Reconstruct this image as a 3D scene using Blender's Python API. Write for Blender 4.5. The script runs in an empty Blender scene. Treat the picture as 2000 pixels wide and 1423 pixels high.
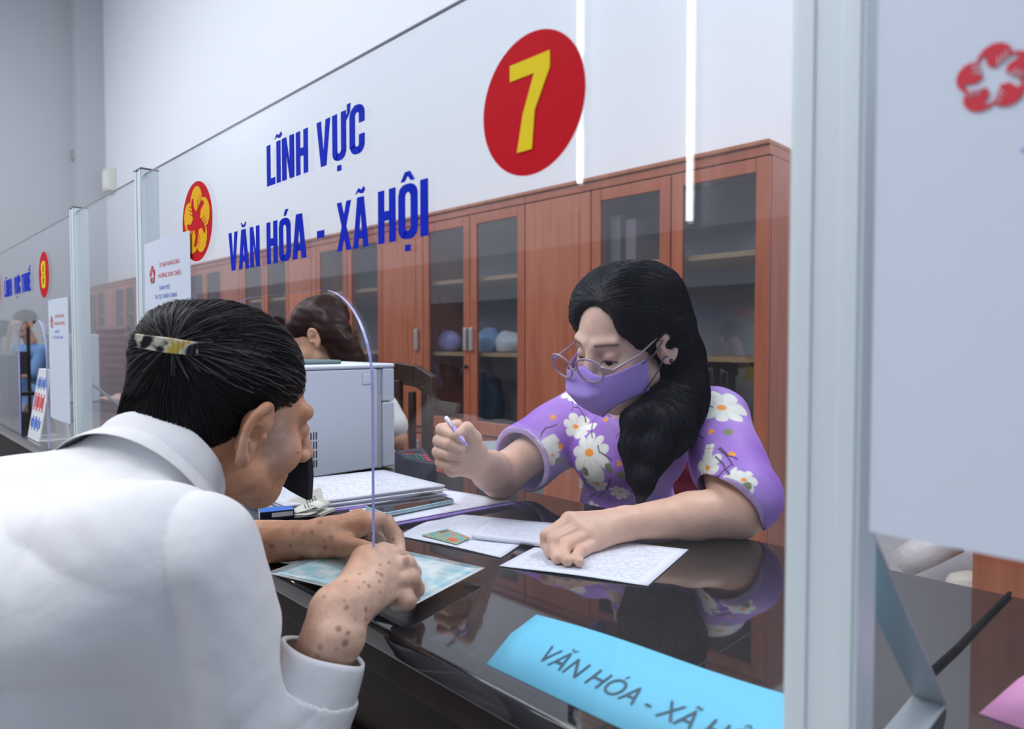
import bpy, bmesh, math, random
import numpy as np
from mathutils import Vector, Matrix
PI = math.pi
random.seed(7)
SC = bpy.context.scene
COL = SC.collection

# ------------------------------------------------------------------ camera
FW, FH = 2000.0, 1423.0
FPX = 1335.0                       # focal length in pixels (24 mm lens)
CAM = np.array([0.0, 0.0, 1.10])
YAW = math.atan2(0.701, -0.713)
PITCH = -math.atan(44.5 / FPX)
cp, sp = math.cos(PITCH), math.sin(PITCH)
FWD = np.array([math.cos(YAW) * cp, math.sin(YAW) * cp, sp])
RGT = np.array([math.sin(YAW), -math.cos(YAW), 0.0])
UPV = np.cross(RGT, FWD)
cam_data = bpy.data.cameras.new('camera')
cam = bpy.data.objects.new('camera', cam_data)
COL.objects.link(cam)
M = Matrix((tuple(RGT), tuple(UPV), tuple(-FWD))).transposed().to_4x4()
M.translation = Vector(CAM)
cam.matrix_world = M
cam_data.sensor_width = 36.0
cam_data.lens = FPX / FW * 36.0
cam_data.clip_start = 0.02
cam_data.clip_end = 100
cam_data.dof.use_dof = True
cam_data.dof.focus_distance = 1.13
cam_data.dof.aperture_fstop = 5.0
SC.camera = cam
SC.view_settings.view_transform = 'Standard'
SC.view_settings.look = 'None'
SC.view_settings.gamma = 1
SC.view_settings.use_curve_mapping = False
SC.view_settings.exposure = 0.12
SC.render.engine = 'CYCLES'
SC.cycles.max_bounces = 10
SC.cycles.transparent_max_bounces = 16
SC.cycles.use_denoising = True

# ------------------------------------------------------------------ light
W = bpy.data.worlds.new('world'); SC.world = W; W.use_nodes = True
bg = W.node_tree.nodes['Background']
bg.inputs[0].default_value = (0.70, 0.80, 1.0, 1)
bg.inputs[1].default_value = 0.62
def area(name, loc, target, sx, sy, power, col=(1, 1, 1)):
    l = bpy.data.lights.new(name, 'AREA'); l.shape = 'RECTANGLE'; l.size = sx; l.size_y = sy
    l.energy = power; l.color = col
    o = bpy.data.objects.new(name, l); COL.objects.link(o); o.location = loc
    o.rotation_euler = (Vector(target) - Vector(loc)).to_track_quat('-Z', 'Y').to_euler()
    return o
area('ceiling_light_hall', (-1.6, -1.2, 4.2), (-1.2, 0.6, 0.8), 2.6, 1.6, 95, (0.97, 0.98, 1.0))
area('ceiling_light_desks', (0.2, 2.2, 3.9), (-0.8, 1.2, 0.9), 1.6, 1.2, 60, (0.95, 0.97, 1.0))
area('fill_light_public', (-9.0, -1.6, 5.6), (-9.5, -1.0, 1.0), 4.0, 1.5, 230, (0.95, 0.97, 1.0))  # fill light added to brighten the left end and the public-side wall
area('ceiling_light_far', (-5.0, -0.5, 5.6), (-6.0, 3.0, 2.0), 4.0, 2.0, 100, (0.93, 0.96, 1.0))

# ------------------------------------------------------------------ pixel -> place helpers (used to measure the room once)
def ray(px, py):
    return FWD + RGT * ((px - FW / 2) / FPX) + UPV * ((FH / 2 - py) / FPX)
def P(px, py, d):
    return CAM + ray(px, py) * d
def onz(px, py, z):
    r = ray(px, py); return CAM + r * ((z - CAM[2]) / r[2])
def ony(px, py, y):
    r = ray(px, py); return CAM + r * (y / r[1])
def onx(px, py, x):
    r = ray(px, py); return CAM + r * (x / r[0])

# ------------------------------------------------------------------ materials
def mat(name, col=(0.8, 0.8, 0.8), rough=0.5, metal=0.0, spec=0.5, attr=None, sss=0.0, bump=None, coat=0.0, var=None, ior=1.45):
    m = bpy.data.materials.new(name); m.use_nodes = True
    nt = m.node_tree; b = nt.nodes['Principled BSDF']
    b.inputs['Base Color'].default_value = (*col, 1)
    b.inputs['Roughness'].default_value = rough
    b.inputs['Metallic'].default_value = metal
    b.inputs['Specular IOR Level'].default_value = spec
    b.inputs['IOR'].default_value = ior
    b.inputs['Coat Weight'].default_value = coat
    if sss:
        b.inputs['Subsurface Weight'].default_value = sss
        b.inputs['Subsurface Radius'].default_value = (0.012, 0.005, 0.003)
        b.inputs['Subsurface Scale'].default_value = 1.0
    tc = nt.nodes.new('ShaderNodeTexCoord')
    src = None
    if attr:
        a = nt.nodes.new('ShaderNodeAttribute'); a.attribute_name = attr
        src = a.outputs['Color']; nt.links.new(src, b.inputs['Base Color'])
    if var:                                   # (scale tuple, noise scale, amount)
        mp = nt.nodes.new('ShaderNodeMapping'); mp.inputs['Scale'].default_value = var[0]
        nt.links.new(tc.outputs['Object'], mp.inputs[0])
        n = nt.nodes.new('ShaderNodeTexNoise'); n.inputs['Scale'].default_value = var[1]; n.inputs['Detail'].default_value = 4
        nt.links.new(mp.outputs[0], n.inputs['Vector'])
        r = nt.nodes.new('ShaderNodeMapRange'); r.inputs[1].default_value = 0.3; r.inputs[2].default_value = 0.7
        r.inputs[3].default_value = 1 - var[2]; r.inputs[4].default_value = 1 + var[2]
        nt.links.new(n.outputs[0], r.inputs[0])
        mx = nt.nodes.new('ShaderNodeVectorMath'); mx.operation = 'SCALE'
        if src: nt.links.new(src, mx.inputs[0])
        else: mx.inputs[0].default_value = col
        nt.links.new(r.outputs[0], mx.inputs['Scale'])
        nt.links.new(mx.outputs[0], b.inputs['Base Color'])
    if bump:                                  # (scale tuple, noise scale, strength, distance)
        mp = nt.nodes.new('ShaderNodeMapping'); mp.inputs['Scale'].default_value = bump[0]
        nt.links.new(tc.outputs['Object'], mp.inputs[0])
        n = nt.nodes.new('ShaderNodeTexNoise'); n.inputs['Scale'].default_value = bump[1]; n.inputs['Detail'].default_value = 5
        nt.links.new(mp.outputs[0], n.inputs['Vector'])
        bp = nt.nodes.new('ShaderNodeBump'); bp.inputs['Strength'].default_value = bump[2]; bp.inputs['Distance'].default_value = bump[3]
        nt.links.new(n.outputs[0], bp.inputs['Height']); nt.links.new(bp.outputs[0], b.inputs['Normal'])
    return m
def thin_glass(name, tint=(1, 1, 1), ior=1.49, rough=0.0, extra=0.0):
    m = bpy.data.materials.new(name); m.use_nodes = True; nt = m.node_tree
    nt.nodes.clear()
    out = nt.nodes.new('ShaderNodeOutputMaterial')
    t = nt.nodes.new('ShaderNodeBsdfTransparent'); t.inputs[0].default_value = (*tint, 1)
    g = nt.nodes.new('ShaderNodeBsdfGlossy'); g.inputs['Roughness'].default_value = rough
    f = nt.nodes.new('ShaderNodeFresnel'); f.inputs['IOR'].default_value = ior
    ge = nt.nodes.new('ShaderNodeNewGeometry'); mr = nt.nodes.new('ShaderNodeMapRange')
    mr.inputs[3].default_value = ior; mr.inputs[4].default_value = 1 / ior
    nt.links.new(ge.outputs['Backfacing'], mr.inputs[0]); nt.links.new(mr.outputs[0], f.inputs['IOR'])
    ad = nt.nodes.new('ShaderNodeMath'); ad.operation = 'ADD'; ad.use_clamp = True; ad.inputs[1].default_value = extra
    nt.links.new(f.outputs[0], ad.inputs[0])
    mx = nt.nodes.new('ShaderNodeMixShader')
    nt.links.new(ad.outputs[0], mx.inputs[0]); nt.links.new(t.outputs[0], mx.inputs[1]); nt.links.new(g.outputs[0], mx.inputs[2])
    nt.links.new(mx.outputs[0], out.inputs[0])
    return m
def emit(name, col, s):
    m = bpy.data.materials.new(name); m.use_nodes = True; nt = m.node_tree; nt.nodes.clear()
    out = nt.nodes.new('ShaderNodeOutputMaterial'); e = nt.nodes.new('ShaderNodeEmission')
    e.inputs[0].default_value = (*col, 1); e.inputs[1].default_value = s
    nt.links.new(e.outputs[0], out.inputs[0]); return m
def wood(name, c1, c2, rough=0.3, scale=(1, 1, 0.08), ns=22, coat=0.3):
    m = mat(name, c1, rough, coat=coat); nt = m.node_tree; b = nt.nodes['Principled BSDF']
    tc = nt.nodes.new('ShaderNodeTexCoord'); mp = nt.nodes.new('ShaderNodeMapping'); mp.inputs['Scale'].default_value = scale
    n = nt.nodes.new('ShaderNodeTexNoise'); n.inputs['Scale'].default_value = ns; n.inputs['Detail'].default_value = 6; n.inputs['Distortion'].default_value = 0.6
    cr = nt.nodes.new('ShaderNodeValToRGB'); cr.color_ramp.elements[0].color = (*c1, 1); cr.color_ramp.elements[1].color = (*c2, 1)
    cr.color_ramp.elements[0].position = 0.35; cr.color_ramp.elements[1].position = 0.68
    nt.links.new(tc.outputs['Object'], mp.inputs[0]); nt.links.new(mp.outputs[0], n.inputs['Vector'])
    nt.links.new(n.outputs[0], cr.inputs[0]); nt.links.new(cr.outputs[0], b.inputs['Base Color'])
    return m
def paper_mat(name, col, ink, lines=60, density=0.5, rough=0.65, margin=0.08, letters=9.0):
    """sheet with rows of small illegible print; UV: u along a row, v down the page"""
    m = mat(name, col, rough); nt = m.node_tree; b = nt.nodes['Principled BSDF']
    uv = nt.nodes.new('ShaderNodeUVMap'); sx = nt.nodes.new('ShaderNodeSeparateXYZ'); nt.links.new(uv.outputs[0], sx.inputs[0])
    def mth(op, a, c=None, cl=False):
        n = nt.nodes.new('ShaderNodeMath'); n.operation = op; n.use_clamp = cl
        for i, v in enumerate((a, c)):
            if v is None: continue
            if isinstance(v, (int, float)): n.inputs[i].default_value = v
            else: nt.links.new(v, n.inputs[i])
        return n.outputs[0]
    row = mth('MULTIPLY', sx.outputs[1], lines)
    fr = mth('FRACT', row); inrow = mth('LESS_THAN', fr, 0.5)
    fl = mth('FLOOR', row)
    comb = nt.nodes.new('ShaderNodeCombineXYZ'); nt.links.new(mth('MULTIPLY', sx.outputs[0], 1.0), comb.inputs[0]); nt.links.new(mth('MULTIPLY', fl, 3.7), comb.inputs[1])
    n1 = nt.nodes.new('ShaderNodeTexNoise'); n1.inputs['Scale'].default_value = letters; n1.inputs['Detail'].default_value = 5; n1.inputs['Roughness'].default_value = 0.75
    nt.links.new(comb.outputs[0], n1.inputs['Vector'])
    wd = mth('GREATER_THAN', n1.outputs[0], 1 - density)
    mu = mth('MULTIPLY', mth('GREATER_THAN', sx.outputs[0], margin), mth('LESS_THAN', sx.outputs[0], 1 - margin))
    mv = mth('MULTIPLY', mth('GREATER_THAN', sx.outputs[1], margin), mth('LESS_THAN', sx.outputs[1], 1 - margin))
    f = mth('MULTIPLY', mth('MULTIPLY', inrow, wd), mth('MULTIPLY', mu, mv))
    mx = nt.nodes.new('ShaderNodeMix'); mx.data_type = 'RGBA'
    mx.inputs[6].default_value = (*col, 1); mx.inputs[7].default_value = (*ink, 1)
    nt.links.new(f, mx.inputs[0]); nt.links.new(mx.outputs[2], b.inputs['Base Color'])
    return m

# ------------------------------------------------------------------ object helpers
def tag(o, label=None, cat=None, group=None, kind=None):
    if label: o['label'] = label
    if cat: o['category'] = cat
    if group: o['group'] = group
    if kind: o['kind'] = kind
    return o
def link(name, me, m, parent=None, smooth=False):
    o = bpy.data.objects.new(name, me); COL.objects.link(o)
    for mm in (m if isinstance(m, (list, tuple)) else [m]):
        if mm: me.materials.append(mm)
    if parent: o.parent = parent
    if smooth: me.polygons.foreach_set('use_smooth', [True] * len(me.polygons))
    return o
def empty(name, loc=(0, 0, 0), rz=0):
    o = bpy.data.objects.new(name, None); COL.objects.link(o); o.location = loc; o.rotation_euler = (0, 0, rz)
    o.empty_display_size = 0.05
    return o
class MB:
    """collects shapes into one mesh"""
    def __init__(s): s.v = []; s.f = []; s.mi = []; s.uv = None
    def add(s, vs, fs, mi=0):
        n = len(s.v); s.v += [tuple(map(float, v)) for v in vs]; s.f += [tuple(i + n for i in f) for f in fs]; s.mi += [mi] * len(fs)
        return s
    def box(s, x0, x1, y0, y1, z0, z1, mi=0):
        vs = [(x, y, z) for x in (x0, x1) for y in (y0, y1) for z in (z0, z1)]
        return s.add(vs, [(0, 1, 3, 2), (4, 6, 7, 5), (0, 4, 5, 1), (2, 3, 7, 6), (0, 2, 6, 4), (1, 5, 7, 3)], mi)
    def obox(s, c, ax, ay, az, hx, hy, hz, mi=0):
        c = np.array(c, float); ax, ay, az = (np.array(a, float) / np.linalg.norm(a) for a in (ax, ay, az))
        vs = [c + ax * x * hx + ay * y * hy + az * z * hz for x in (-1, 1) for y in (-1, 1) for z in (-1, 1)]
        return s.add(vs, [(0, 1, 3, 2), (4, 6, 7, 5), (0, 4, 5, 1), (2, 3, 7, 6), (0, 2, 6, 4), (1, 5, 7, 3)], mi)
    def tube(s, pts, r, n=8, mi=0, caps=True):
        pts = [np.array(p, float) for p in pts]; rr = r if isinstance(r, (list, tuple, np.ndarray)) else [r] * len(pts)
        vs = []; fs = []; ref = np.array([0.13, 0.21, 0.97])
        for i, p in enumerate(pts):
            t = pts[min(i + 1, len(pts) - 1)] - pts[max(i - 1, 0)]; t = t / (np.linalg.norm(t) + 1e-12)
            a = np.cross(t, ref)
            if np.linalg.norm(a) < 0.2: a = np.cross(t, [1, 0, 0])
            a /= np.linalg.norm(a); b = np.cross(t, a)
            for k in range(n):
                th = 2 * PI * k / n; vs.append(p + (a * math.cos(th) + b * math.sin(th)) * rr[i])
        for i in range(len(pts) - 1):
            for k in range(n):
                fs.append((i * n + k, i * n + (k + 1) % n, (i + 1) * n + (k + 1) % n, (i + 1) * n + k))
        if caps: fs.append(tuple(range(n - 1, -1, -1))); fs.append(tuple((len(pts) - 1) * n + k for k in range(n)))
        return s.add(vs, fs, mi)
    def poly(s, outline, y0, y1, mi=0, f=None):
        """outline in (x,z) extruded along y; f maps (x,y,z)->world"""
        f = f or (lambda x, y, z: (x, y, z)); n = len(outline)
        vs = [f(x, y0, z) for x, z in outline] + [f(x, y1, z) for x, z in outline]
        fs = [tuple(range(n)), tuple(range(2 * n - 1, n - 1, -1))] + [(i, (i + 1) % n, n + (i + 1) % n, n + i) for i in range(n)]
        return s.add(vs, fs, mi)
    def ell(s, c, r, nu=16, nv=10, mi=0, R=None):
        c = np.array(c, float); vs = []; fs = []
        R = np.eye(3) if R is None else R
        for j in range(nv + 1):
            ph = PI * j / nv
            for i in range(nu):
                th = 2 * PI * i / nu
                vs.append(c + R @ np.array([r[0] * math.sin(ph) * math.cos(th), r[1] * math.sin(ph) * math.sin(th), r[2] * math.cos(ph)]))
        for j in range(nv):
            for i in range(nu): fs.append((j * nu + i, (j + 1) * nu + i, (j + 1) * nu + (i + 1) % nu, j * nu + (i + 1) % nu))
        return s.add(vs, fs, mi)
    def build(s, name, m, parent=None, smooth=False, bevel=0.0, seg=2):
        me = bpy.data.meshes.new(name); me.from_pydata(s.v, [], s.f); me.update()
        bm = bmesh.new(); bm.from_mesh(me); bmesh.ops.recalc_face_normals(bm, faces=bm.faces); bm.to_mesh(me); bm.free()
        if any(s.mi): me.polygons.foreach_set('material_index', s.mi)
        o = link(name, me, m, parent, smooth)
        if bevel:
            b = o.modifiers.new('bevel', 'BEVEL'); b.width = bevel; b.segments = seg; b.limit_method = 'ANGLE'; b.angle_limit = 0.7
            me.polygons.foreach_set('use_smooth', [True] * len(me.polygons)) if not smooth else None
            w = o.modifiers.new('wn', 'WEIGHTED_NORMAL'); w.keep_sharp = True
        return o
def copy_tree(o, parent=None):
    c = o.copy(); COL.objects.link(c)
    if parent: c.parent = parent
    for ch in [x for x in SC.objects if x.parent == o]: copy_tree(ch, c)
    return c
def sheet(name, corners, m, parent=None, th=0.0006, nu=14, nv=14, curl=None, lift=0.0):
    """flat paper: corners in order u0v0, u1v0, u1v1, u0v1; curl(u,v)->dz"""
    c = [np.array(x, float) for x in corners]; me_v = []; fs = []; uvs = []
    for side in (1, 0):
        for j in range(nv + 1):
            for i in range(nu + 1):
                u, v = i / nu, j / nv
                p = (c[0] * (1 - u) + c[1] * u) * (1 - v) + (c[3] * (1 - u) + c[2] * u) * v
                dz = curl(u, v) if curl else 0
                me_v.append((p[0], p[1], p[2] + dz + lift + th * side)); uvs.append((u, v))
    N = (nu + 1) * (nv + 1)
    for s_ in (0, 1):
        for j in range(nv):
            for i in range(nu):
                a = s_ * N + j * (nu + 1) + i; q = (a, a + 1, a + nu + 2, a + nu + 1); fs.append(q if s_ == 0 else q[::-1])
    rim = [i for i in range(nu + 1)] + [j * (nu + 1) + nu for j in range(1, nv + 1)] + [nv * (nu + 1) + i for i in range(nu - 1, -1, -1)] + [j * (nu + 1) for j in range(nv - 1, 0, -1)]
    for i in range(len(rim)):
        a, b = rim[i], rim[(i + 1) % len(rim)]; fs.append((a, a + N, b + N, b))
    me = bpy.data.meshes.new(name); me.from_pydata(me_v, [], fs); me.update()
    uvl = me.uv_layers.new(name='UVMap')
    for lp in me.loops: uvl.data[lp.index].uv = uvs[lp.vertex_index]
    bm = bmesh.new(); bm.from_mesh(me); bmesh.ops.recalc_face_normals(bm, faces=bm.faces); bm.to_mesh(me); bm.free()
    return link(name, me, m, parent, True if curl else False)

# ------------------------------------------------------------------ lettering: heavy condensed capitals, unit height
def ring_pts(x0, x1, z0, z1, rx, rz, n=7):
    o = []
    for cx, cz, a0 in ((x1 - rx, z1 - rz, 0), (x0 + rx, z1 - rz, 90), (x0 + rx, z0 + rz, 180), (x1 - rx, z0 + rz, 270)):
        for i in range(n): a = math.radians(a0 + 90 * i / (n - 1)); o.append((cx + rx * math.cos(a), cz + rz * math.sin(a)))
    return o
def quads_between(outer, inner, idx):
    return [[outer[i], outer[(i + 1) % len(outer)], inner[(i + 1) % len(inner)], inner[i]] for i in idx]
S_ = 0.165
def glyph(ch):
    """returns (list of polygons, width)"""
    s = S_; w = 0.46; g = []
    R = lambda x0, x1, z0, z1: g.append([(x0, z0), (x1, z0), (x1, z1), (x0, z1)])
    base = {'Ĩ': 'I', 'Ự': 'U', 'Ă': 'A', 'Ó': 'O', 'Ã': 'A', 'Ộ': 'O', 'Ế': 'E'}.get(ch, ch)
    if base == 'L': w = 0.36; R(0, s, 0, 1); R(s, w, 0, 0.17)
    elif base == 'I': w = s; R(0, s, 0, 1)
    elif base == 'N': w = 0.48; R(0, s, 0, 1); R(w - s, w, 0, 1); g.append([(s * 0.6, 1), (s, 1), (w - s * 0.6, 0), (w - s, 0)])
    elif base == 'H': R(0, s, 0, 1); R(w - s, w, 0, 1); R(s, w - s, 0.42, 0.60)
    elif base == 'T': w = 0.42; R(0, w, 0.84, 1); R(w / 2 - s / 2, w / 2 + s / 2, 0, 0.84)
    elif base == 'E': w = 0.38; R(0, s, 0, 1); R(s, w, 0, .16); R(s, w, .84, 1); R(s, w - .03, .43, .58)
    elif base == 'V': w = 0.50; g.append([(0, 1), (s, 1), (w / 2, 0.28), (w / 2 - .10, 0)]); g.append([(w - s, 1), (w, 1), (w / 2 + .10, 0), (w / 2, 0.28)]); g.append([(w / 2 - .10, 0), (w / 2 + .10, 0), (w / 2, .28)])
    elif base == 'A': w = 0.52; g.append([(0, 0), (s, 0), (w / 2, .75), (w / 2 - .11, 1)]); g.append([(w - s, 0), (w, 0), (w / 2 + .11, 1), (w / 2, .75)]); g.append([(w / 2 - .11, 1), (w / 2, .75), (w / 2 + .11, 1)]); R(s * .9, w - s * .9, .18, .33)
    elif base == 'X': w = 0.52; g.append([(0, 0), (s, 0), (w, 1), (w - s, 1)]); g.append([(w - s, 0), (w, 0), (s, 1), (0, 1)])
    elif base in 'OCU':
        w = 0.47; o = ring_pts(0, w, 0, 1, .2, .2); i = ring_pts(s, w - s, .15, .85, .06, .08); n = len(o)
        if base == 'O': g += quads_between(o, i, range(n))
        elif base == 'C':
            g += quads_between(o, i, [k for k in range(n) if k not in (n - 1,)]); R(w - s, w, .62, .82); R(w - s, w, .18, .38)
        else: g += quads_between(o, i, list(range(14, n - 1))); R(0, s, .18, 1); R(w - s, w, .18, 1)
    elif base == '-': w = 0.22; R(0, w, .36, .52)
    elif base == '7': w = 0.58; g.append([(0, .82), (w, .82), (w, 1), (0, 1)]); g.append([(.36, .82), (w, .82), (.37, .42), (.20, .42)]); g.append([(.20, .42), (.37, .42), (.33, 0), (.11, 0)])
    elif base == '8':
        w = 0.50
        for z0, z1 in ((0, .55), (.45, 1)): g += quads_between(ring_pts(0, w, z0, z1, .18, .17), ring_pts(s, w - s, z0 + .13, z1 - .13, .07, .08), range(28))
    elif base == '5': w = .46; R(0, w, .84, 1); R(0, s, .5, .84); R(0, w - .05, .48, .62); R(w - s, w, .1, .58); R(0, w - .05, 0, .15)
    c = w / 2
    if ch in 'ĨÃ': g.append([(c - .16, 1.07), (c - .09, 1.15), (c - .05, 1.18), (c + .03, 1.13), (c + .12, 1.19), (c + .16, 1.13), (c + .08, 1.06), (c, 1.07), (c - .08, 1.11)])
    if ch in 'ỰỘ': R(c - .07, c + .06, -.22, -.10)
    if ch == 'Ự': g.append([(w, .86), (w + .05, .92), (w + .04, 1.10), (w + .15, 1.10), (w + .13, .92), (w + .02, .80), (w, .78)])
    if ch == 'Ă': g.append([(c - .14, 1.18), (c - .09, 1.18), (c - .04, 1.12), (c + .04, 1.12), (c + .09, 1.18), (c + .14, 1.18), (c + .08, 1.06), (c - .08, 1.06)])
    if ch == 'Ó': g.append([(c - .03, 1.05), (c + .05, 1.05), (c + .15, 1.19), (c + .03, 1.19)])
    if ch in 'ỘẾ': g.append([(c - .17, 1.05), (c - .08, 1.05), (c, 1.15), (c, 1.22), (c - .06, 1.22)]); g.append([(c + .17, 1.05), (c + .08, 1.05), (c, 1.15), (c, 1.22), (c + .06, 1.22)])
    if ch == 'Ế': g.append([(c + .12, 1.22), (c + .18, 1.22), (c + .24, 1.34), (c + .14, 1.34)])
    return g, w
def word_polys(text, gap=0.075, space=0.26):
    x = 0; out = []
    for ch in text:
        if ch == ' ': x += space; continue
        g, w = glyph(ch)
        out += [[(px + x, pz) for px, pz in q] for q in g]; x += w + gap
        if ch == 'Ự': x += .05
    return out, x - gap
def letters(mb, text, x0, x1, z0, h, y, t=0.0005, mi=0, gap=0.075, f=None):
    ps, w = word_polys(text, gap); sx = (x1 - x0) / w
    for i, q in enumerate(ps): mb.poly([(x0 + a * sx, z0 + b * h) for a, b in q], y - t - .00012 * (i % 7), y, mi, f)
def text_mesh(body, size, xform, offset=0.0, sx=1.0, shear=0.0, align='LEFT', depth=0.0):
    cu = bpy.data.curves.new('text', 'FONT'); cu.body = body; cu.size = size; cu.offset = offset; cu.shear = shear; cu.align_x = align; cu.extrude = depth
    cu.resolution_u = 3
    o = bpy.data.objects.new('text', cu); COL.objects.link(o); bpy.context.view_layer.update()
    dg = bpy.context.evaluated_depsgraph_get(); me = bpy.data.meshes.new_from_object(o.evaluated_get(dg))
    vs = [xform(v.co[0] * sx, v.co[1], v.co[2]) for v in me.vertices]; fs = [tuple(p.vertices) for p in me.polygons]
    bpy.data.objects.remove(o); bpy.data.curves.remove(cu); bpy.data.meshes.remove(me)
    return vs, fs
# five hands around a star
def emblem_polys():
    """(hands, finger slits): a hand fills each notch of a five-pointed star; slits go over it in the ground colour"""
    hand = [(0, .26), (.36, .50), (.37, .66), (.28, .80), (.12, .89), (-.06, .90), (-.24, .82), (-.37, .66), (-.42, .50), (-.35, .50), (-.29, .61), (-.20, .62), (-.16, .37)]
    slit = [[(x - .014, (.25 + x * .66)), (x + .014, .25 + x * .66), (x + .008, .25 + x * .66 + .22), (x - .008, .25 + x * .66 + .22)] for x in (.09, .18, .27)]
    rot = lambda q, a: [(x * math.cos(a) - z * math.sin(a), x * math.sin(a) + z * math.cos(a)) for x, z in q]
    A = [2 * PI * k / 5 for k in range(5)]
    return [rot(hand, a) for a in A], [rot(q, a) for a in A for q in slit]
# ------------------------------------------------------------------ organic modelling: smooth distance field -> surface mesh
def nrm(v): v = np.array(v, float); return v / np.linalg.norm(v)
def frame(F, U):
    """columns: right, forward, up"""
    F = nrm(F); U = np.array(U, float); U = nrm(U - F * U.dot(F)); return np.stack([np.cross(F, U), F, U], 1)
class SDF:
    def __init__(s): s.ops = []
    def _t(s, c): return np.array(c, float)
    def rc(s, a, b, ra, rb=None, k=0.01, sub=False):
        a, b = s._t(a), s._t(b); rb = ra if rb is None else rb
        s.ops.append(('rc', (a, b, ra, rb), k, sub, (a + b) / 2, np.linalg.norm(a - b) / 2 + max(ra, rb))); return s
    def el(s, c, r, k=0.01, R=None, sub=False):
        s.ops.append(('el', (s._t(c), np.array(r, float), np.eye(3) if R is None else np.array(R)), k, sub, s._t(c), max(r))); return s
    def chain(s, pts, k=0.006, kk=None):
        """pts: list of (p, r) joined as one limb"""
        for (p, r), (q, t) in zip(pts[:-1], pts[1:]): s.rc(p, q, r, t, k)
        return s
    def grp(s, g, k=0.004, sub=False):
        cs = np.array([o[4] for o in g.ops]); c = cs.mean(0); r = max(np.linalg.norm(o[4] - c) + o[5] for o in g.ops)
        s.ops.append(('grp', g, k, sub, c, r)); return s
    def cut(s, p, n, k=0.002, c=None, rad=99.0):
        """remove the side n points to, within rad of c"""
        s.ops.append(('cut', (s._t(p), nrm(n), s._t(c) if c is not None else None, rad), k, True, s._t(c) if c is not None else s._t(p), rad)); return s
    def disp(s, fn):
        s.ops.append(('disp', fn, 0, False, None, 1e9)); return s
    @staticmethod
    def prim(o, p):
        t = o[0]
        if t == 'rc':
            a, b, ra, rb = o[1]; ab = b - a; L = ab.dot(ab) + 1e-12
            h = np.clip(((p - a) @ ab) / L, 0, 1); return np.linalg.norm(p - a - h[:, None] * ab, axis=1) - (ra + (rb - ra) * h)
        if t == 'el':
            c, r, R = o[1]; q = (p - c) @ R; k0 = np.linalg.norm(q / r, axis=1); k1 = np.linalg.norm(q / (r * r), axis=1) + 1e-9
            return k0 * (k0 - 1) / k1
        if t == 'grp': return o[1].ev(p)
        if t == 'cut':
            q, n, c, rad = o[1]; d = (p - q) @ n
            if c is not None: d = np.maximum(-d, np.linalg.norm(p - c, axis=1) - rad); return d
            return -d
    def ev(s, p, ctr=None, brad=0.0, bid=None):
        d = np.full(len(p), 1.0)
        for o in s.ops:
            if o[0] == 'disp': d = d + o[1](p); continue
            k = o[2]
            if ctr is not None:
                near = np.linalg.norm(ctr - o[4], axis=1) < o[5] + k + brad
                if not near.any(): continue
                m = near[bid]; q = p[m]; e = s.prim(o, q); dd = d[m]
            else: m = slice(None); e = s.prim(o, p); dd = d
            if o[3]:
                e = -e; h = np.maximum(k - np.abs(dd - e), 0) / k if k > 0 else 0
                d[m] = np.maximum(dd, e) + h * h * k * 0.25
            else:
                h = np.maximum(k - np.abs(dd - e), 0) / k if k > 0 else 0
                d[m] = np.minimum(dd, e) - h * h * k * 0.25
        return d
    def grad(s, p, e=0.0008):
        g = np.stack([s.ev(p + np.eye(3)[i] * e) - s.ev(p - np.eye(3)[i] * e) for i in range(3)], 1)
        return g / (np.linalg.norm(g, axis=1, keepdims=True) + 1e-9)
    def bounds(s):
        lo = np.full(3, 1e9); hi = -lo
        for o in s.ops:
            if o[3] or o[0] == 'disp': continue
            if o[0] == 'grp': l, h = o[1].bounds()
            elif o[0] == 'rc': a, b, ra, rb = o[1]; l = np.minimum(a - ra, b - rb); h = np.maximum(a + ra, b + rb)
            else: l = o[4] - o[5]; h = o[4] + o[5]
            lo = np.minimum(lo, l); hi = np.maximum(hi, h)
        return lo - 0.01, hi + 0.01
    def mesh(s, vox, B=8, lo=None, hi=None):
        l, h = s.bounds(); lo = l if lo is None else np.maximum(l, lo); hi = h if hi is None else np.minimum(h, hi)
        bs = B * vox; nb = np.ceil((hi - lo) / bs).astype(int)
        gi = np.stack(np.meshgrid(*[np.arange(n) for n in nb], indexing='ij'), -1).reshape(-1, 3)
        c = lo + (gi + 0.5) * bs
        dv = s.ev(c); act = np.abs(dv) < bs * 0.5 * 1.7321 * 1.25 + 0.006
        gi = gi[act]; c = c[act]; n = len(gi)
        lc = np.stack(np.meshgrid(*[np.arange(B + 1)] * 3, indexing='ij'), -1).reshape(-1, 3)
        D = np.empty((n, (B + 1) ** 3), np.float32)
        step = 700
        for i in range(0, n, step):
            g = gi[i:i + step]; pts = lo + (g[:, None, :] * B + lc[None]) * vox
            bid = np.repeat(np.arange(len(g)), len(lc))
            D[i:i + step] = s.ev(pts.reshape(-1, 3), c[i:i + step], bs * 0.88 + 0.004, bid).reshape(len(g), -1)
        D = D.reshape(n, B + 1, B + 1, B + 1)
        ins = D < 0
        s8 = sum(ins[:, i:B + i, j:B + j, k:B + k].astype(np.int8) for i in (0, 1) for j in (0, 1) for k in (0, 1))
        bi, x, y, z = np.nonzero((s8 > 0) & (s8 < 8))
        pos = np.zeros((len(bi), 3)); cnt = np.zeros(len(bi))
        corners = [(i, j, k) for i in (0, 1) for j in (0, 1) for k in (0, 1)]
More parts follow.
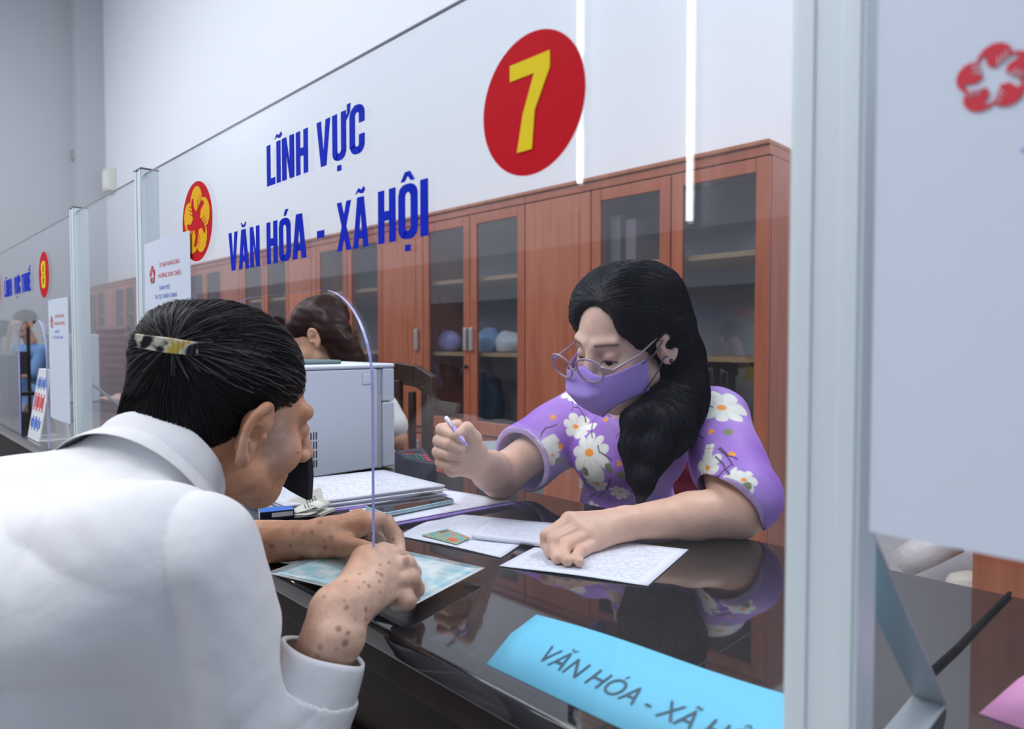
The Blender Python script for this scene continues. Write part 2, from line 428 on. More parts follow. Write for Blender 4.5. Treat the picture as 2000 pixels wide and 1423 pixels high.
        for ca in corners:
            for ax in range(3):
                if ca[ax]: continue
                cb = list(ca); cb[ax] = 1
                da = D[bi, x + ca[0], y + ca[1], z + ca[2]]; db = D[bi, x + cb[0], y + cb[1], z + cb[2]]
                m = (da < 0) != (db < 0); t = np.where(m, da / np.where(m, da - db, 1), 0)
                q = np.tile(np.array(ca, float), (len(bi), 1)); q[:, ax] += t
                pos[m] += q[m]; cnt[m] += 1
        cell = gi[bi] * B + np.stack([x, y, z], 1)
        verts = lo + (cell + pos / cnt[:, None]) * vox
        N = nb * B + 2
        key = (cell[:, 0] * N[1] + cell[:, 1]) * N[2] + cell[:, 2]
        order = np.argsort(key); ks = key[order]
        def find(c3):
            kk = (c3[:, 0] * N[1] + c3[:, 1]) * N[2] + c3[:, 2]
            i = np.clip(np.searchsorted(ks, kk), 0, len(ks) - 1); ok = ks[i] == kk
            return order[i], ok
        F = []
        for ax in range(3):
            sl = [slice(0, B)] * 3; sh = [slice(0, B)] * 3; sh[ax] = slice(1, B + 1)
            A = ins[(slice(None), *sl)]; C = ins[(slice(None), *sh)]
            e = np.nonzero(A != C); flip = A[e]
            base = gi[e[0]] * B + np.stack(e[1:], 1)
            u, v = (ax + 1) % 3, (ax + 2) % 3
            eu = np.eye(3, dtype=int)[u]; ev_ = np.eye(3, dtype=int)[v]
            idx = []; ok = np.ones(len(base), bool)
            for off in (0 * eu, -eu, -eu - ev_, -ev_):
                i, o_ = find(base + off); idx.append(i); ok &= o_
            q = np.stack(idx, 1); q[~flip] = q[~flip][:, ::-1]
            F.append(q[ok])
        return verts, np.concatenate(F)
def sdf_obj(name, verts, faces, m, parent=None, cols=None):
    me = bpy.data.meshes.new(name)
    me.vertices.add(len(verts)); me.vertices.foreach_set('co', np.ascontiguousarray(verts, np.float32).ravel())
    me.loops.add(len(faces) * 4); me.loops.foreach_set('vertex_index', faces.astype(np.int32).ravel())
    me.polygons.add(len(faces)); me.polygons.foreach_set('loop_start', np.arange(0, len(faces) * 4, 4, dtype=np.int32))
    me.update(calc_edges=True)
    if cols is not None:
        a = me.color_attributes.new('Col', 'FLOAT_COLOR', 'POINT')
        a.data.foreach_set('color', np.concatenate([cols, np.ones((len(cols), 1))], 1).astype(np.float32).ravel())
    me.polygons.foreach_set('use_smooth', np.ones(len(faces), bool))
    return link(name, me, m, parent)
def sines(p, seed, f, n=6):
    r = np.random.RandomState(seed); o = 0
    for i in range(n):
        k = r.normal(size=3); k = k / np.linalg.norm(k) * f * (0.6 + 0.9 * r.rand()); o = o + np.sin(p @ k + r.rand() * 6.28)
    return o / n
def sstep(a, b, x): t = np.clip((x - a) / (b - a), 0, 1); return t * t * (3 - 2 * t)
def mixc(a, b, t): return a * (1 - t[:, None]) + np.array(b) * t[:, None]

def head(s, C, R, wide=1.0, nose=1.0, k=0.018, ears=True, brow=1.0, jaw=0.0):
    """adds a head to s; C between the ears, R columns right/forward/up"""
    L = lambda x, y, z: C + R @ np.array([x * wide, y, z])
    s.el(L(0, -.016, .052), (.076 * wide, .096, .079), k, R)
    s.el(L(0, .040 - jaw * .5, -.012 + jaw * .3), (.060 * wide, .058, .088 - jaw * .5), .03, R)
    s.el(L(0, .066 - jaw, -.080 + jaw * .6), (.030, .026, .026), .03, R)
    for q in (-1, 1):
        s.rc(L(q * .052, .012, -.055), L(q * .022, .070 - jaw, -.088 + jaw * .6), .018, .016, .025)
        s.el(L(q * .044, .062 - jaw * .2, -.022), (.021, .020, .022), .022, R)
        s.rc(L(q * .012, .090, .032), L(q * .044, .076, .034), .011 * brow, .010 * brow, .014)
    for q in (-1, 1):
        s.el(L(q * .032, .104, .008), (.020, .016, .013), .012, R, sub=True)
        s.el(L(q * .031, .079, .009), (.0145, .0125, .0125), .004, R)
    s.rc(L(0, .092, .018), L(0, .112 * nose, -.022), .0075, .0115, .012)
    for q in (-1, 1): s.el(L(q * .013, .100, -.027), (.0085, .010, .008), .006, R)
    s.rc(L(-.019, .090 - jaw * .8, -.053), L(.019, .090 - jaw * .8, -.053), .0055, .0055, .008)
    s.rc(L(-.016, .089 - jaw * .8, -.062), L(.016, .089 - jaw * .8, -.062), .0065, .0065, .006)
    s.rc(L(-.022, .101, -.0575), L(.022, .101, -.0575), .0016, .0016, .003, sub=True)
    if ears:
        for q in (-1, 1):
            ear(s, L, q)
def ear(s, L, q, sc=1.0):
    e = SDF()
    ctl = np.array([(.010, .004, .0030), (.008, .018, .0036), (-.002, .030, .0042), (-.014, .031, .0044), (-.023, .022, .0044), (-.026, .008, .0040), (-.022, -.008, .0038), (-.013, -.021, .0050), (-.004, -.027, .0058), (.003, -.022, .0045)])
    tt = np.linspace(0, len(ctl) - 1.001, 30); pts = []
    for t_ in tt:
        i = int(t_); f_ = t_ - i; p0, p1, p2, p3 = (ctl[min(max(i + k, 0), len(ctl) - 1)] for k in (-1, 0, 1, 2))
        y, z, r = .5 * (2 * p1 + (p2 - p0) * f_ + (2 * p0 - 5 * p1 + 4 * p2 - p3) * f_ ** 2 + (3 * p1 - p0 - 3 * p2 + p3) * f_ ** 3)
        pts.append((L(q * (.081 + .012 * float(sstep(.004, -.012, y) if False else np.clip((.006 - y) / .02, 0, 1))), y * sc, z * sc), r * sc))
    e.chain(pts, .003)
    e.rc(L(q * .079, -.006, .018), L(q * .080, -.006, -.012), .013, .010, .008)
    e.rc(L(q * .076, -.008, .014), L(q * .076, -.006, -.012), .014, .010, .010)
    e.rc(L(q * .090, -.012, .020), L(q * .092, -.016, -.006), .0035, .0035, .004)
    e.el(L(q * .096, -.006, .000), (.010, .009, .012), .004, sub=True)
    e.rc(L(q * .088, .008, -.001), L(q * .086, .008, -.006), .005, .004, .003)
    s.grp(e, .006)
def finger(s, joints, k=.006, ki=.003):
    g = SDF(); g.chain([(np.array(p), r) for p, r in joints], ki); s.grp(g, k)
def strands(name, s, seeds, flow, m, parent, steps=14, step=0.009, rad=0.0006, lift=0.0009, rnd=3, taper=True, wob=0.12):
    """fine hairs combed along flow over the surface of s, one mesh"""
    rs = np.random.RandomState(rnd); p = np.array(seeds, float)
    for _ in range(3): p = p - s.grad(p) * s.ev(p)[:, None]
    n = len(p); path = []; jit = rs.normal(size=(n, 3)) * wob
    L = lift * (0.3 + 1.4 * rs.rand(n)); ln = 0.55 + 0.45 * rs.rand(n)
    for i in range(steps):
        g = s.grad(p); p = p - g * (s.ev(p) - L)[:, None]; path.append(p.copy())
        f = flow(p); f = f / (np.linalg.norm(f, axis=1, keepdims=True) + 1e-9) + jit
        f = f - g * np.sum(f * g, 1, keepdims=True); f /= (np.linalg.norm(f, axis=1, keepdims=True) + 1e-9)
        p = p + f * step * ln[:, None]
    path = np.array(path)                                   # steps, n, 3
    T = np.gradient(path, axis=0); T /= np.linalg.norm(T, axis=2, keepdims=True) + 1e-9
    A = np.cross(T, np.array([.31, .52, .79])); A /= np.linalg.norm(A, axis=2, keepdims=True) + 1e-9; Bv = np.cross(T, A)
    w = np.linspace(1, .25, steps) if taper else np.ones(steps)
    rr = rad * w[:, None] * (0.7 + 0.6 * rs.rand(n))[None]
    V = np.stack([path + (A * math.cos(a) + Bv * math.sin(a)) * rr[..., None] for a in (0, 2.094, 4.189)], 2)   # steps,n,3,3
    V = V.transpose(1, 0, 2, 3).reshape(-1, 3)
    i = np.arange(n)[:, None, None] * steps * 3; j = np.arange(steps - 1)[None, :, None] * 3; q = np.arange(3)[None, None, :]
    a = i + j + q; b = i + j + (q + 1) % 3
    F = np.stack([a, b, b + 3, a + 3], -1).reshape(-1, 4)
    return sdf_obj(name, V, F, m, parent)
TZ = 0.78                                     # counter top
SY = 0.436                                    # plane of the screens
BY = 3.00                                     # wall behind the staff
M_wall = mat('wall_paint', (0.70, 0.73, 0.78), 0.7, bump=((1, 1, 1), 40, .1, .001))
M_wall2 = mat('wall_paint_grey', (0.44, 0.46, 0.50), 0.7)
M_floor = mat('floor_tile', (0.42, 0.41, 0.40), 0.25, var=((1, 1, 1), 3, .1))
M_dark = mat('dark_band', (0.12, 0.125, 0.14), 0.5)
M_ceil = mat('ceiling_white', (0.75, 0.77, 0.8), 0.8)
def struct(name, mb, m, **k): return tag(mb.build(name, m, **k), kind='structure')
struct('floor', MB().box(-12.4, 3.0, -3.2, 3.15, -0.1, 0), M_floor)
struct('wall_back', MB().box(-12.4, 3.0, BY, BY + .15, 0, 6.6), M_wall)
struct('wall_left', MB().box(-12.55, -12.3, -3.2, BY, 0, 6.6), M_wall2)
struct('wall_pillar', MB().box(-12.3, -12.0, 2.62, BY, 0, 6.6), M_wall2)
struct('baseboard_back', MB().box(-12.0, 3.0, BY - .015, BY, 0, .10), mat('skirting', (.36, .35, .33), .4))
struct('wall_front', MB().box(-12.4, 3.0, -3.35, -3.2, 1.85, 6.6), M_wall)
struct('wall_front_dark_band', MB().box(-12.4, 3.0, -3.36, -3.18, 0, 1.85), M_dark)  # dark lower band added so the screen's lower mirror image stays dim
struct('ceiling', MB().box(-12.4, 3.0, -3.35, BY + .15, 6.6, 6.7), M_ceil)
# glowing tubes added on the public side to mirror as streaks in the screen
M_tube = emit('tube_glow', (0.92, 0.96, 1.0), 17)
for x, z0, lab in ((-2.42, 1.90, 'shorter'), (-3.36, 2.30, 'longer')):
    t = empty('streak_tube', (x, -3.17, z0)); tag(t, f'tall vertical white glow tube added as a bright streak mirrored in the screen, {"right beside the cabinet corner" if lab == "shorter" else "behind the red number disc"}', 'lamp')
    MB().box(-.03, .03, -.02, .01, -.02, 3.6).build('streak_tube_housing', M_ceil, t)
    MB().tube([(0, .025, 0), (0, .025, 3.55)], .022, 10).build('tube', M_tube, t)
# wire and junction box on the left wall, socket box on the back wall
M_white = mat('white_plastic', (.78, .80, .82), .35)
M_grey = mat('grey_plastic', (.30, .31, .33), .4)
t = empty('junction_box', onx(153, 305, -12.28)); tag(t, 'small grey junction box on the tall left wall with a wire above it', 'junction box')
MB().box(0, .10, -.10, .10, -.08, .08).build('box', M_grey, t, bevel=.01)
MB().tube([(.03, 0, .08), (.03, 0, 4.0)], .02, 6).build('wire', M_grey, t)
q = ony(222, 353, BY)
t = empty('wall_socket_box', q); tag(t, 'small cream box fixed to the white wall near the corner', 'socket box')
MB().box(-.14, .14, -.12, 0, -.17, .17).build('housing', mat('cream_plastic', (.62, .62, .55), .4), t, bevel=.015)
MB().box(-.10, .10, -.125, -.12, -.12, .12).build('lid', M_white, t)

# ------------------------------------------------------------------ counter
M_stone = mat('polished_black_stone', (.010, .009, .012), .035, ior=1.78, var=((1, 1, 1), 180, .35))
M_cwood = wood('dark_red_panel', (.010, .003, .003), (.022, .006, .005), .6, coat=0)
M_seam = mat('stone_joint', (.002, .002, .003), .6)
c = empty('service_counter', (-2, .43, 0)); tag(c, 'long black polished stone counter with dark red panelled front under the clear screens', 'counter')
def cbuild(mb, n, m, **k):
    o = mb.build(n, m, **k); o.parent = c; o.matrix_parent_inverse = Matrix.Translation((2, -.43, 0)); return o
cbuild(MB().box(-9.0, 2.0, .424, 1.05, TZ - .03, TZ), 'countertop', M_stone, bevel=.006)
cbuild(MB().box(-9.0, 2.0, .47, .50, 0.0, TZ - .03), 'front_panel', M_cwood)
mb = MB(); mb.box(-9.0, 2.0, .445, .47, TZ - .075, TZ - .03); mb.box(-9.0, 2.0, .455, .47, TZ - .20, TZ - .18)
cbuild(mb, 'moulding', M_cwood, bevel=.004)
cbuild(MB().box(-9.0, 2.0, .462, .47, 0, .09), 'plinth', M_dark)
for x in (-.345, -1.55, -2.75, .85): cbuild(MB().box(x - .0008, x + .0008, .426, 1.048, TZ - .001, TZ + .0002), 'stone_joint', M_seam)

# ------------------------------------------------------------------ screens
M_pane = thin_glass('clear_acrylic', (.975, .985, .995), 1.47)
M_edge = mat('acrylic_edge', (.42, .42, .78), .3, spec=.6)
M_edgeclr = mat('acrylic_edge_top', (.30, .33, .36), .3)
M_red = mat('red_vinyl', (.55, .006, .016), .6, spec=.08)
M_yel = mat('yellow_vinyl', (.82, .62, .02), .6, spec=.08)
M_gold = mat('gold_vinyl', (.80, .42, .01), .6, spec=.08)
M_blue = mat('blue_vinyl', (.002, .02, .50), .6, spec=.08)
M_alu = mat('pale_aluminium', (.68, .76, .79), .4, metal=.1)
M_alu2 = mat('brushed_bracket', (.42, .47, .50), .4, metal=.3)
ZT = 1.431
def pane_mesh(x0, x1, arch=None, th=.005):
    """outline with an arch opening (xa0, xa1, ztop, radius)"""
    if arch:
        a0, a1, zt, r = arch
        o = [(x0, TZ), (a0, TZ), (a0, zt - r)]
        o += [(a0 + r - r * math.cos(t), zt - r + r * math.sin(t)) for t in np.linspace(0, PI / 2, 12)[1:]]
        o += [(a1 - r + r * math.sin(t), zt - r + r * math.cos(t)) for t in np.linspace(0, PI / 2, 12)]
        o += [(a1, TZ), (x1, TZ), (x1, ZT), (x0, ZT)]
    else: o = [(x0, TZ), (x1, TZ), (x1, ZT), (x0, ZT)]
    o = [(x, z + .0005 if z == TZ else z) for x, z in o]
    return o
def face_poly(mb, o, y, flip=False, mi=0):
    n = len(o); mb.add([(x, y, z) for x, z in o], [tuple(range(n)) if not flip else tuple(range(n - 1, -1, -1))], mi)
def screen(x0, x1, arch, label):
    t = empty('acrylic_screen', ((x0 + x1) / 2, SY, TZ)); tag(t, label, 'screen')
    inv = Matrix.Translation((-(x0 + x1) / 2, -SY, -TZ))
    def ad(o): o.parent = t; o.matrix_parent_inverse = inv; return o
    o = pane_mesh(x0, x1, arch); n = len(o)
    mb = MB(); face_poly(mb, o, SY); face_poly(mb, o, SY + .004, True)
    ad(mb.build('pane', M_pane))
    # polished edges: arch edge reads lavender, top edge grey
    mb = MB(); k0, k1 = (1, n - 4) if arch else (1, 1)
    for i in range(k0, k1):
        a, b = o[i], o[i + 1]; mb.add([(a[0], SY - .0002, a[1]), (b[0], SY - .0002, b[1]), (b[0], SY + .0035, b[1]), (a[0], SY + .0035, a[1])], [(0, 1, 2, 3)])
    if arch: ad(mb.build('opening_edge', M_edge, smooth=True))
    ad(MB().box(x0, x1, SY, SY + .004, ZT - .0012, ZT).build('top_edge', M_edgeclr))
    return t, ad
def disc(cx, cz, r, y, t=.0004, n=64): return [(cx + r * math.cos(2 * PI * i / n), cz + r * math.sin(2 * PI * i / n)) for i in range(n)]
def emblem(ad, cx, cz, r, y):
    ad(MB().poly(disc(cx, cz, r, y), y - .0004, y).build('red_emblem_disc', M_red))
    hands, slits = emblem_polys()
    for k, q in enumerate(hands):
        hd_ = ad(MB().poly([(cx + a * r * .98, cz + b * r * .98) for a, b in q], y - .0008, y - .0005).build('emblem_hand', M_gold))
        for q2 in slits[k * 3:k * 3 + 3]: MB().poly([(cx + a * r * .98, cz + b * r * .98) for a, b in q2], y - .0010, y - .0009).build('finger_line', M_red, hd_)
t, ad = screen(-1.478, -.187, (-1.115, -.675, 1.10 + .0655, .115), 'clear acrylic screen with a red 7 disc and blue lettering between two metal uprights')
yf = SY - .0003
ad(MB().poly(disc(-.4195, 1.3075, .0615, yf), yf - .0004, yf).build('number_disc', M_red))
mb = MB(); letters(mb, '7', -.445, -.3965, 1.268, .079, yf - .0005); ad(mb.build('numeral', M_yel))
def Xs(px): return ony(px, 667, SY)[0]
for w, a, b in (('LĨNH', 526, 606), ('VỰC', 623, 716)): mb = MB(); letters(mb, w, Xs(a), Xs(b), 1.3185, .0565, yf); ad(mb.build('lettering', M_blue))
for w, a, b in (('VĂN', 450, 510), ('HÓA', 524, 601), ('-', 622, 636), ('XÃ', 661, 722), ('HỘI', 741, 838)): mb = MB(); letters(mb, w, Xs(a), Xs(b), 1.2095, .0585, yf); ad(mb.build('lettering', M_blue))
emblem(ad, -1.203, 1.303, .067, yf)
screen(-2.018, -1.518, None, 'narrow clear acrylic panel in the gap between the two farther metal uprights')
t, ad = screen(-3.36, -2.062, (-2.86, -2.42, 1.10 + .0655, .115), 'far clear acrylic screen with a red 8 disc and small blue lettering')
ad(MB().poly(disc(-2.42, 1.298, .068, yf), yf - .0004, yf).build('number_disc', M_red))
mb = MB(); letters(mb, '8', -2.448, -2.392, 1.258, .080, yf - .0005); ad(mb.build('numeral', M_yel))
for w, a, b in (('LĨNH', -3.10, -2.95), ('VỰC', -2.90, -2.79), ('THUẾ', -2.765, -2.62)):
    mb = MB(); letters(mb, w, a, b, 1.262, .060, yf); ad(mb.build('lettering', M_blue))
emblem(ad, -3.26, 1.30, .067, yf)
screen(-.143, 1.14, None, 'near clear acrylic screen at the very edge, right of the nearest metal upright')
def post(x0, label, zt=ZT + .008):
    t = empty('screen_upright', (x0 + .022, SY + .01, TZ)); tag(t, label, 'upright')
    y0, y1 = SY - .006, SY + .026
    o = [(-.022, -.016), (.022, -.016), (.022, .016), (-.022, .016)]
    mb = MB(); mb.box(-.022, .022, -.016, .016, 0.0005, zt - TZ)
    mb.box(-.0195, -.0075, -.0175, -.016, 0.0005, zt - TZ); mb.box(.0085, .0195, -.0175, -.016, 0.0005, zt - TZ)
    mb.build('profile', M_alu, t, bevel=.0015)
    MB().box(-.0225, .0225, -.0175, .0165, zt - TZ, zt - TZ + .003).build('end_cap', mat('cap_dark', (.12, .12, .13), .5), t)
    # triangular bracket behind the screen
    z1, yd, tk, w = .215, .235, .004, .013
    mb = MB()
    a = np.array([0, .016, z1]); b = np.array([0, yd, .004]); d = nrm(b - a); nn = np.array([0, -d[2], d[1]])
    mb.obox((a + b) / 2, (1, 0, 0), d, nn, w, np.linalg.norm(b - a) / 2, tk / 2)
    mb.box(-w, w, .016, yd, .0005, .0045); mb.box(-w, w, .016, .020, .0045, z1)
    mb.build('bracket', M_alu2, t, bevel=.001)
    return t
post(-.187, 'nearest pale metal upright, wide and blurred, with a triangular bracket behind it')
post(-1.519, 'second pale metal upright beside the pinned notice behind the white-shirted person')
post(-2.062, 'farthest thin pale metal upright between the narrow panel and the 8 screen')

# ------------------------------------------------------------------ notices on the screens
M_paper = mat('notice_paper', (.64, .70, .81), .5)
M_rtext = mat('red_print', (.62, .03, .05), .6); M_btext = mat('blue_print', (.05, .16, .55), .6)
M_lam = mat('clear_sleeve', (.62, .68, .80), .12, spec=.6)
def notice(x0, w, zb, h, label, y=SY - .004, lean=0.0):
    t = empty('notice_sheet', (x0, y, zb)); tag(t, label, 'notice')
    mb = MB(); n = 10
    cv = lambda u: -.004 * math.sin(u * PI)
    vs = []; fs = []
    for s_ in (0, 1):
        for i in range(n + 1):
            u = i / n
            for v in (0, 1): vs.append((u * w, cv(u) - .0008 * s_ - lean * u, v * h))
    for i in range(n):
        a = i * 2; fs.append((a, a + 2, a + 3, a + 1)); b = a + 2 * (n + 1); fs.append((b, b + 1, b + 3, b + 2)); fs.append((a, a + 2, b + 2, b)); fs.append((a + 1, b + 1, b + 3, a + 3))
    fs += [(0, 1, 2 * (n + 1) + 1, 2 * (n + 1)), (2 * n, 2 * n + 1, 4 * n + 3, 4 * n + 2)]
    mb.add(vs, fs); mb.build('paper', M_paper, t, smooth=False)
    yy = -.0055 - lean * .5
    f = lambda x, y_, z: (x, cv(min(max(x / w, 0), 1)) - .0013 - lean * x / w, z)
    hands, slits = emblem_polys(); T_ = h
    for nm, qs, mm, off in (('red_star_logo', hands, M_rtext, 0), ('finger_lines', slits, M_paper, .0004)):
        mb = MB()
        for q in qs: mb.poly([(.057 + a * .0195, T_ - .063 + b * .0195) for a, b in q], 0, .0003, f=lambda x, y_, z: (x, cv(x / w) - .0013 - off - y_ - lean * x / w, z))
        mb.build(nm, mm, t)
    def txt(s, xc, z, wd, hg, m, nm):
        v, fc = text_mesh(s, .01, lambda a, b, c_: (a, b, 0)); v = np.array(v); x0_, x1_ = v[:, 0].min(), v[:, 0].max()
        v = [f(xc + ((p[0] - x0_) / (x1_ - x0_) - .5) * wd, 0, z + p[1] / .0073 * hg) for p in v]; MB().add(v, fc).build(nm, m, t)
    txt('ỦY BAN NHÂN DÂN', .151, h - .052, .098, .0085, M_rtext, 'red_heading'); txt('PHƯỜNG XÓM CHIẾU', .151, h - .072, .112, .0085, M_rtext, 'red_heading')
    txt('DANH MỤC', .128, h - .094, .056, .0085, M_btext, 'blue_heading'); txt('THỦ TỤC HÀNH CHÍNH', .128, h - .110, .118, .0085, M_btext, 'blue_heading')
    return t
notice(-1.470, .245, 1.10 - .146, .336, 'white notice sheet with red star logo behind the bowed head of the white-shirted person')
notice(-2.345, .235, 1.10 - .218, .336, 'white notice sheet low on the far screen under the red 8 disc')
notice(-.1375, .245, 1.10 - .112, .311, 'large blurred white notice sheet with red star at the right edge')
# ------------------------------------------------------------------ cabinets along the back wall
M_cab = wood('reddish_veneer', (.33, .098, .050), (.42, .14, .075), .25, coat=.35)
M_cabd = wood('reddish_veneer_frame', (.31, .085, .042), (.39, .12, .062), .25, coat=.35)
M_cin = mat('cabinet_inside', (.36, .38, .42), .6)
M_shelf = mat('shelf_edge', (.42, .27, .14), .5)
M_glassd = thin_glass('door_glass', (.78, .82, .86), 1.5, extra=.08)
M_steel = mat('satin_steel', (.62, .62, .62), .3, metal=.8)
CY, UW, CH = 2.60, 1.337, 1.87
def cabinet(label):
    t = empty('filing_cabinet', (0, CY, 0)); tag(t, label, 'cabinet', 'reddish wooden filing cabinets along the wall')
    w, dp = UW, BY - CY - .01
    mb = MB(); mb.box(.001, w-.001, 0, dp, CH - .04, CH); mb.box(.001, w-.001, .02, dp, 0, .06); mb.box(.001, .02, .02, dp, .06, CH - .04); mb.box(w - .02, w-.001, .02, dp, .06, CH - .04)
    mb.box(w * .333 - .01, w * .333 + .01, .03, dp, .06, CH - .04); mb.box(.02, w - .02, .02, dp, .52, .56)
    mb.build('carcass', M_cabd, t, bevel=.003)
    MB().box(.02, w - .02, dp - .01, dp, .06, CH - .04).build('back_board', M_cin, t)
    for z in (1.015, 1.45): MB().box(w * .333 + .012, w - .022, .045, dp - .01, z, z + .022).build('shelf', M_shelf, t)
    MB().box(.001, w - .001, -.012, dp, CH, CH + .02).build('cornice', wood('veneer_cornice', (.30, .10, .05), (.40, .15, .07), .3), t, bevel=.004)
    dw = w / 3
    for i in range(3):
        x0 = i * dw + .003; x1 = (i + 1) * dw - .003
        if i == 0:
            d = MB().box(x0, x1, 0, .02, .57, CH - .045).build('solid_door', M_cab, t, bevel=.002)
            p = MB(); p.box(x0 + .07, x1 - .07, -.004, 0, .64, CH - .12); p.build('raised_panel', M_cab, d, bevel=.003)
            hx = x1 - .05
            h = MB().box(hx - .014, hx + .014, -.022, -.004, 1.05, 1.18); h.build('handle', M_steel, d, bevel=.003)
        else:
            mb = MB(); s = .055
            mb.box(x0, x0 + s, 0, .02, .57, CH - .045); mb.box(x1 - s, x1, 0, .02, .57, CH - .045)
            mb.box(x0 + s, x1 - s, 0, .02, .57, .57 + s + .02); mb.box(x0 + s, x1 - s, 0, .02, CH - .045 - s, CH - .045)
            d = mb.build('glass_door', M_cabd, t, bevel=.003)
            pm = MB(); pm.add([(x0 + s, .008, .64), (x1 - s, .008, .64), (x1 - s, .008, CH - .10), (x0 + s, .008, CH - .10)], [(0, 1, 2, 3)]); pm.build('pane', M_glassd, d)
            hx = x1 - .022 if i == 1 else x0 + .022
            MB().box(hx - .013, hx + .013, -.022, 0, 1.05, 1.18).build('handle', M_steel, d, bevel=.003)
            if i == 1: MB().tube([(hx, .001, .955), (hx, -.014, .955)], .012, 12).tube([(hx, -.012, .955), (hx, -.05, .94)], .004, 6).build('lock', mat('lock_metal', (.05, .05, .05), .3, metal=.6), d)
        if True:
            l = MB().box(x0, x1, 0, .02, .065, .515).build('lower_door', M_cab, t, bevel=.002)
            MB().box(x1 - .05, x1 - .03, -.02, 0, .38, .48).build('handle', M_steel, l, bevel=.003)
    return t
names = ['reddish wooden filing cabinet behind the seated clerk, last before the nearest upright',
         'reddish wooden filing cabinet with bags on its shelf, left of the clerk\'s head',
         'reddish wooden filing cabinet above the white printer, behind the word XÃ HỘI',
         'reddish wooden filing cabinet seen behind the word HÓA', 'reddish wooden filing cabinet seen behind the word VĂN and the emblem',
         'reddish wooden filing cabinet seen behind the pinned notice and second upright', 'reddish wooden filing cabinet seen through the narrow gap panel, fully in it',
         'reddish wooden filing cabinet at the far end of the row, next to the farthest upright']
cab0 = cabinet(names[0]); X0 = -1.21
for i, nme in enumerate(names):
    cbt = cab0 if i == 0 else copy_tree(cab0)
    cbt.location = (X0 - UW * (i + 1), CY, 0); cbt['label'] = nme
cbt = copy_tree(cab0); cbt.location = (-.52, CY, 0); cbt['label'] = 'separate reddish wooden cabinet beyond the counter under the blurred near notice'
# things in the cabinets
def bag(name, c, r, col, label, cat='bag', grp=None):
    s = SDF(); rs = np.random.RandomState(int(abs(c[0]) * 1000)); c = np.array(c)
    for i in range(6): s.el(c + (rs.rand(3) - .5) * np.array(r) * 1.1 * [1, .6, .5], np.array(r) * (.5 + .3 * rs.rand()), .03)
    s.disp(lambda p: .010 * sines(p, 3, 60)); s.cut((c[0], c[1], c[2] - r[2] * .6), (0, 0, -1))
    v, f = s.mesh(.012); o = sdf_obj(name, v, f, mat(name + '_plastic', col, .35)); tag(o, label, cat, grp); return o
zs1 = 1.015 + .022
bag('purple_bag', (ony(868, 690, 2.78)[0], 2.78, zs1 + .05), (.13, .08, .085), (.42, .38, .72), 'white and purple plastic bundle on the shelf behind the left glass door')
bag('blue_bag', (ony(955, 690, 2.78)[0] - .03, 2.78, zs1 + .055), (.11, .08, .10), (.35, .55, .85), 'pale blue crumpled plastic bag on the shelf behind the right glass door')
bag('white_bag', (ony(995, 690, 2.78)[0], 2.80, zs1 + .05), (.09, .08, .085), (.75, .78, .80), 'white crumpled plastic bag beside the pale blue one on the shelf')
bag('dark_bag', (ony(965, 790, 2.82)[0], 2.80, .56 + .20), (.10, .09, .33), (.04, .07, .12), 'dark upright sack at the bottom of the glass cabinet')
for i, (px, hgt, colr, lb) in enumerate(((1375, .22, (.10, .10, .12), 'black file box at the bottom of the rightmost glass cabinet'), (1425, .26, (.34, .35, .37), 'grey file box beside the black one in the rightmost glass cabinet'), (1210, .24, (.22, .22, .26), 'dark grey file box on the low shelf behind the clerk'))):
    x = ony(px, 760, 2.78)[0]
    o = MB().box(x - .05, x + .05, 2.68, 2.92, .562, .562 + hgt).build('file_box', mat('file_box%d' % i, colr, .5), bevel=.003); tag(o, lb, 'file box')
for i, px in enumerate((1195, 1225, 1255)):
    x = ony(px, 545, 2.80)[0]
    o = MB().box(x - .03, x + .03, 2.70, 2.92, 1.4725, 1.4725 + .27 - .03 * i).build('box_file', mat('box_file%d' % i, (.18 + .04 * i, .19, .22), .5), bevel=.003)
    tag(o, ('tallest', 'middle', 'shortest')[i] + ' dark grey box file on the high shelf above the clerk\'s hair', 'file box')
# pipe roll and litter beyond the counter
a, b = ony(1762, 1098, 2.80), ony(1862, 1050, 2.80)
pr = empty('plastic_roll', a); tag(pr, 'white plastic wrapped roll leaning by the wall beyond the counter, below the near notice', 'roll')
d = b - a; MB().tube([(0, 0, 0), tuple(d * .5), tuple(d)], [.055, .058, .055], 16).build('wrapping', mat('wrap', (.72, .70, .72), .25, bump=((1, 1, 1), 30, .5, .01)), pr, smooth=True)
MB().tube([tuple(d * .97), tuple(d * 1.25)], .03, 12).build('core', mat('card_core', (.5, .45, .38), .7), pr)
q = ony(1868, 1125, 2.7)
bag('crumpled_bag', (q[0], 2.72, q[2]-.03), (.07, .05, .06), (.66, .62, .55), 'small pale crumpled scrap low beside the separate wooden cabinet', 'scrap')
# ================================================================== people
M_skin = mat('skin', rough=.45, attr='Col', sss=.12, var=((1, 1, 1), 55, .06), bump=((1, 1, 1), 420, .25, .0006))
M_skin_old = mat('weathered_skin', rough=.5, attr='Col', sss=.10, var=((1, 1, 1), 60, .12), bump=((1, 1, 1), 260, .55, .0012))
def hair_mat(name, c, rough=.42):
    m = mat(name, c, rough, spec=.22); return m
M_hair = hair_mat('black_hair', (.008, .008, .012), .5)
M_hairstr = hair_mat('black_hair_strand', (.018, .018, .026), .42)
def px_joint(px, py, d, r): return (P(px, py, d), r)
def spots(v, cols, pts, r, col, amt=.6):
    for q in pts:
        d = np.linalg.norm(v - q, axis=1); t = (1 - sstep(r * .5, r, d)) * amt; cols = mixc(cols, col, t)
    return cols

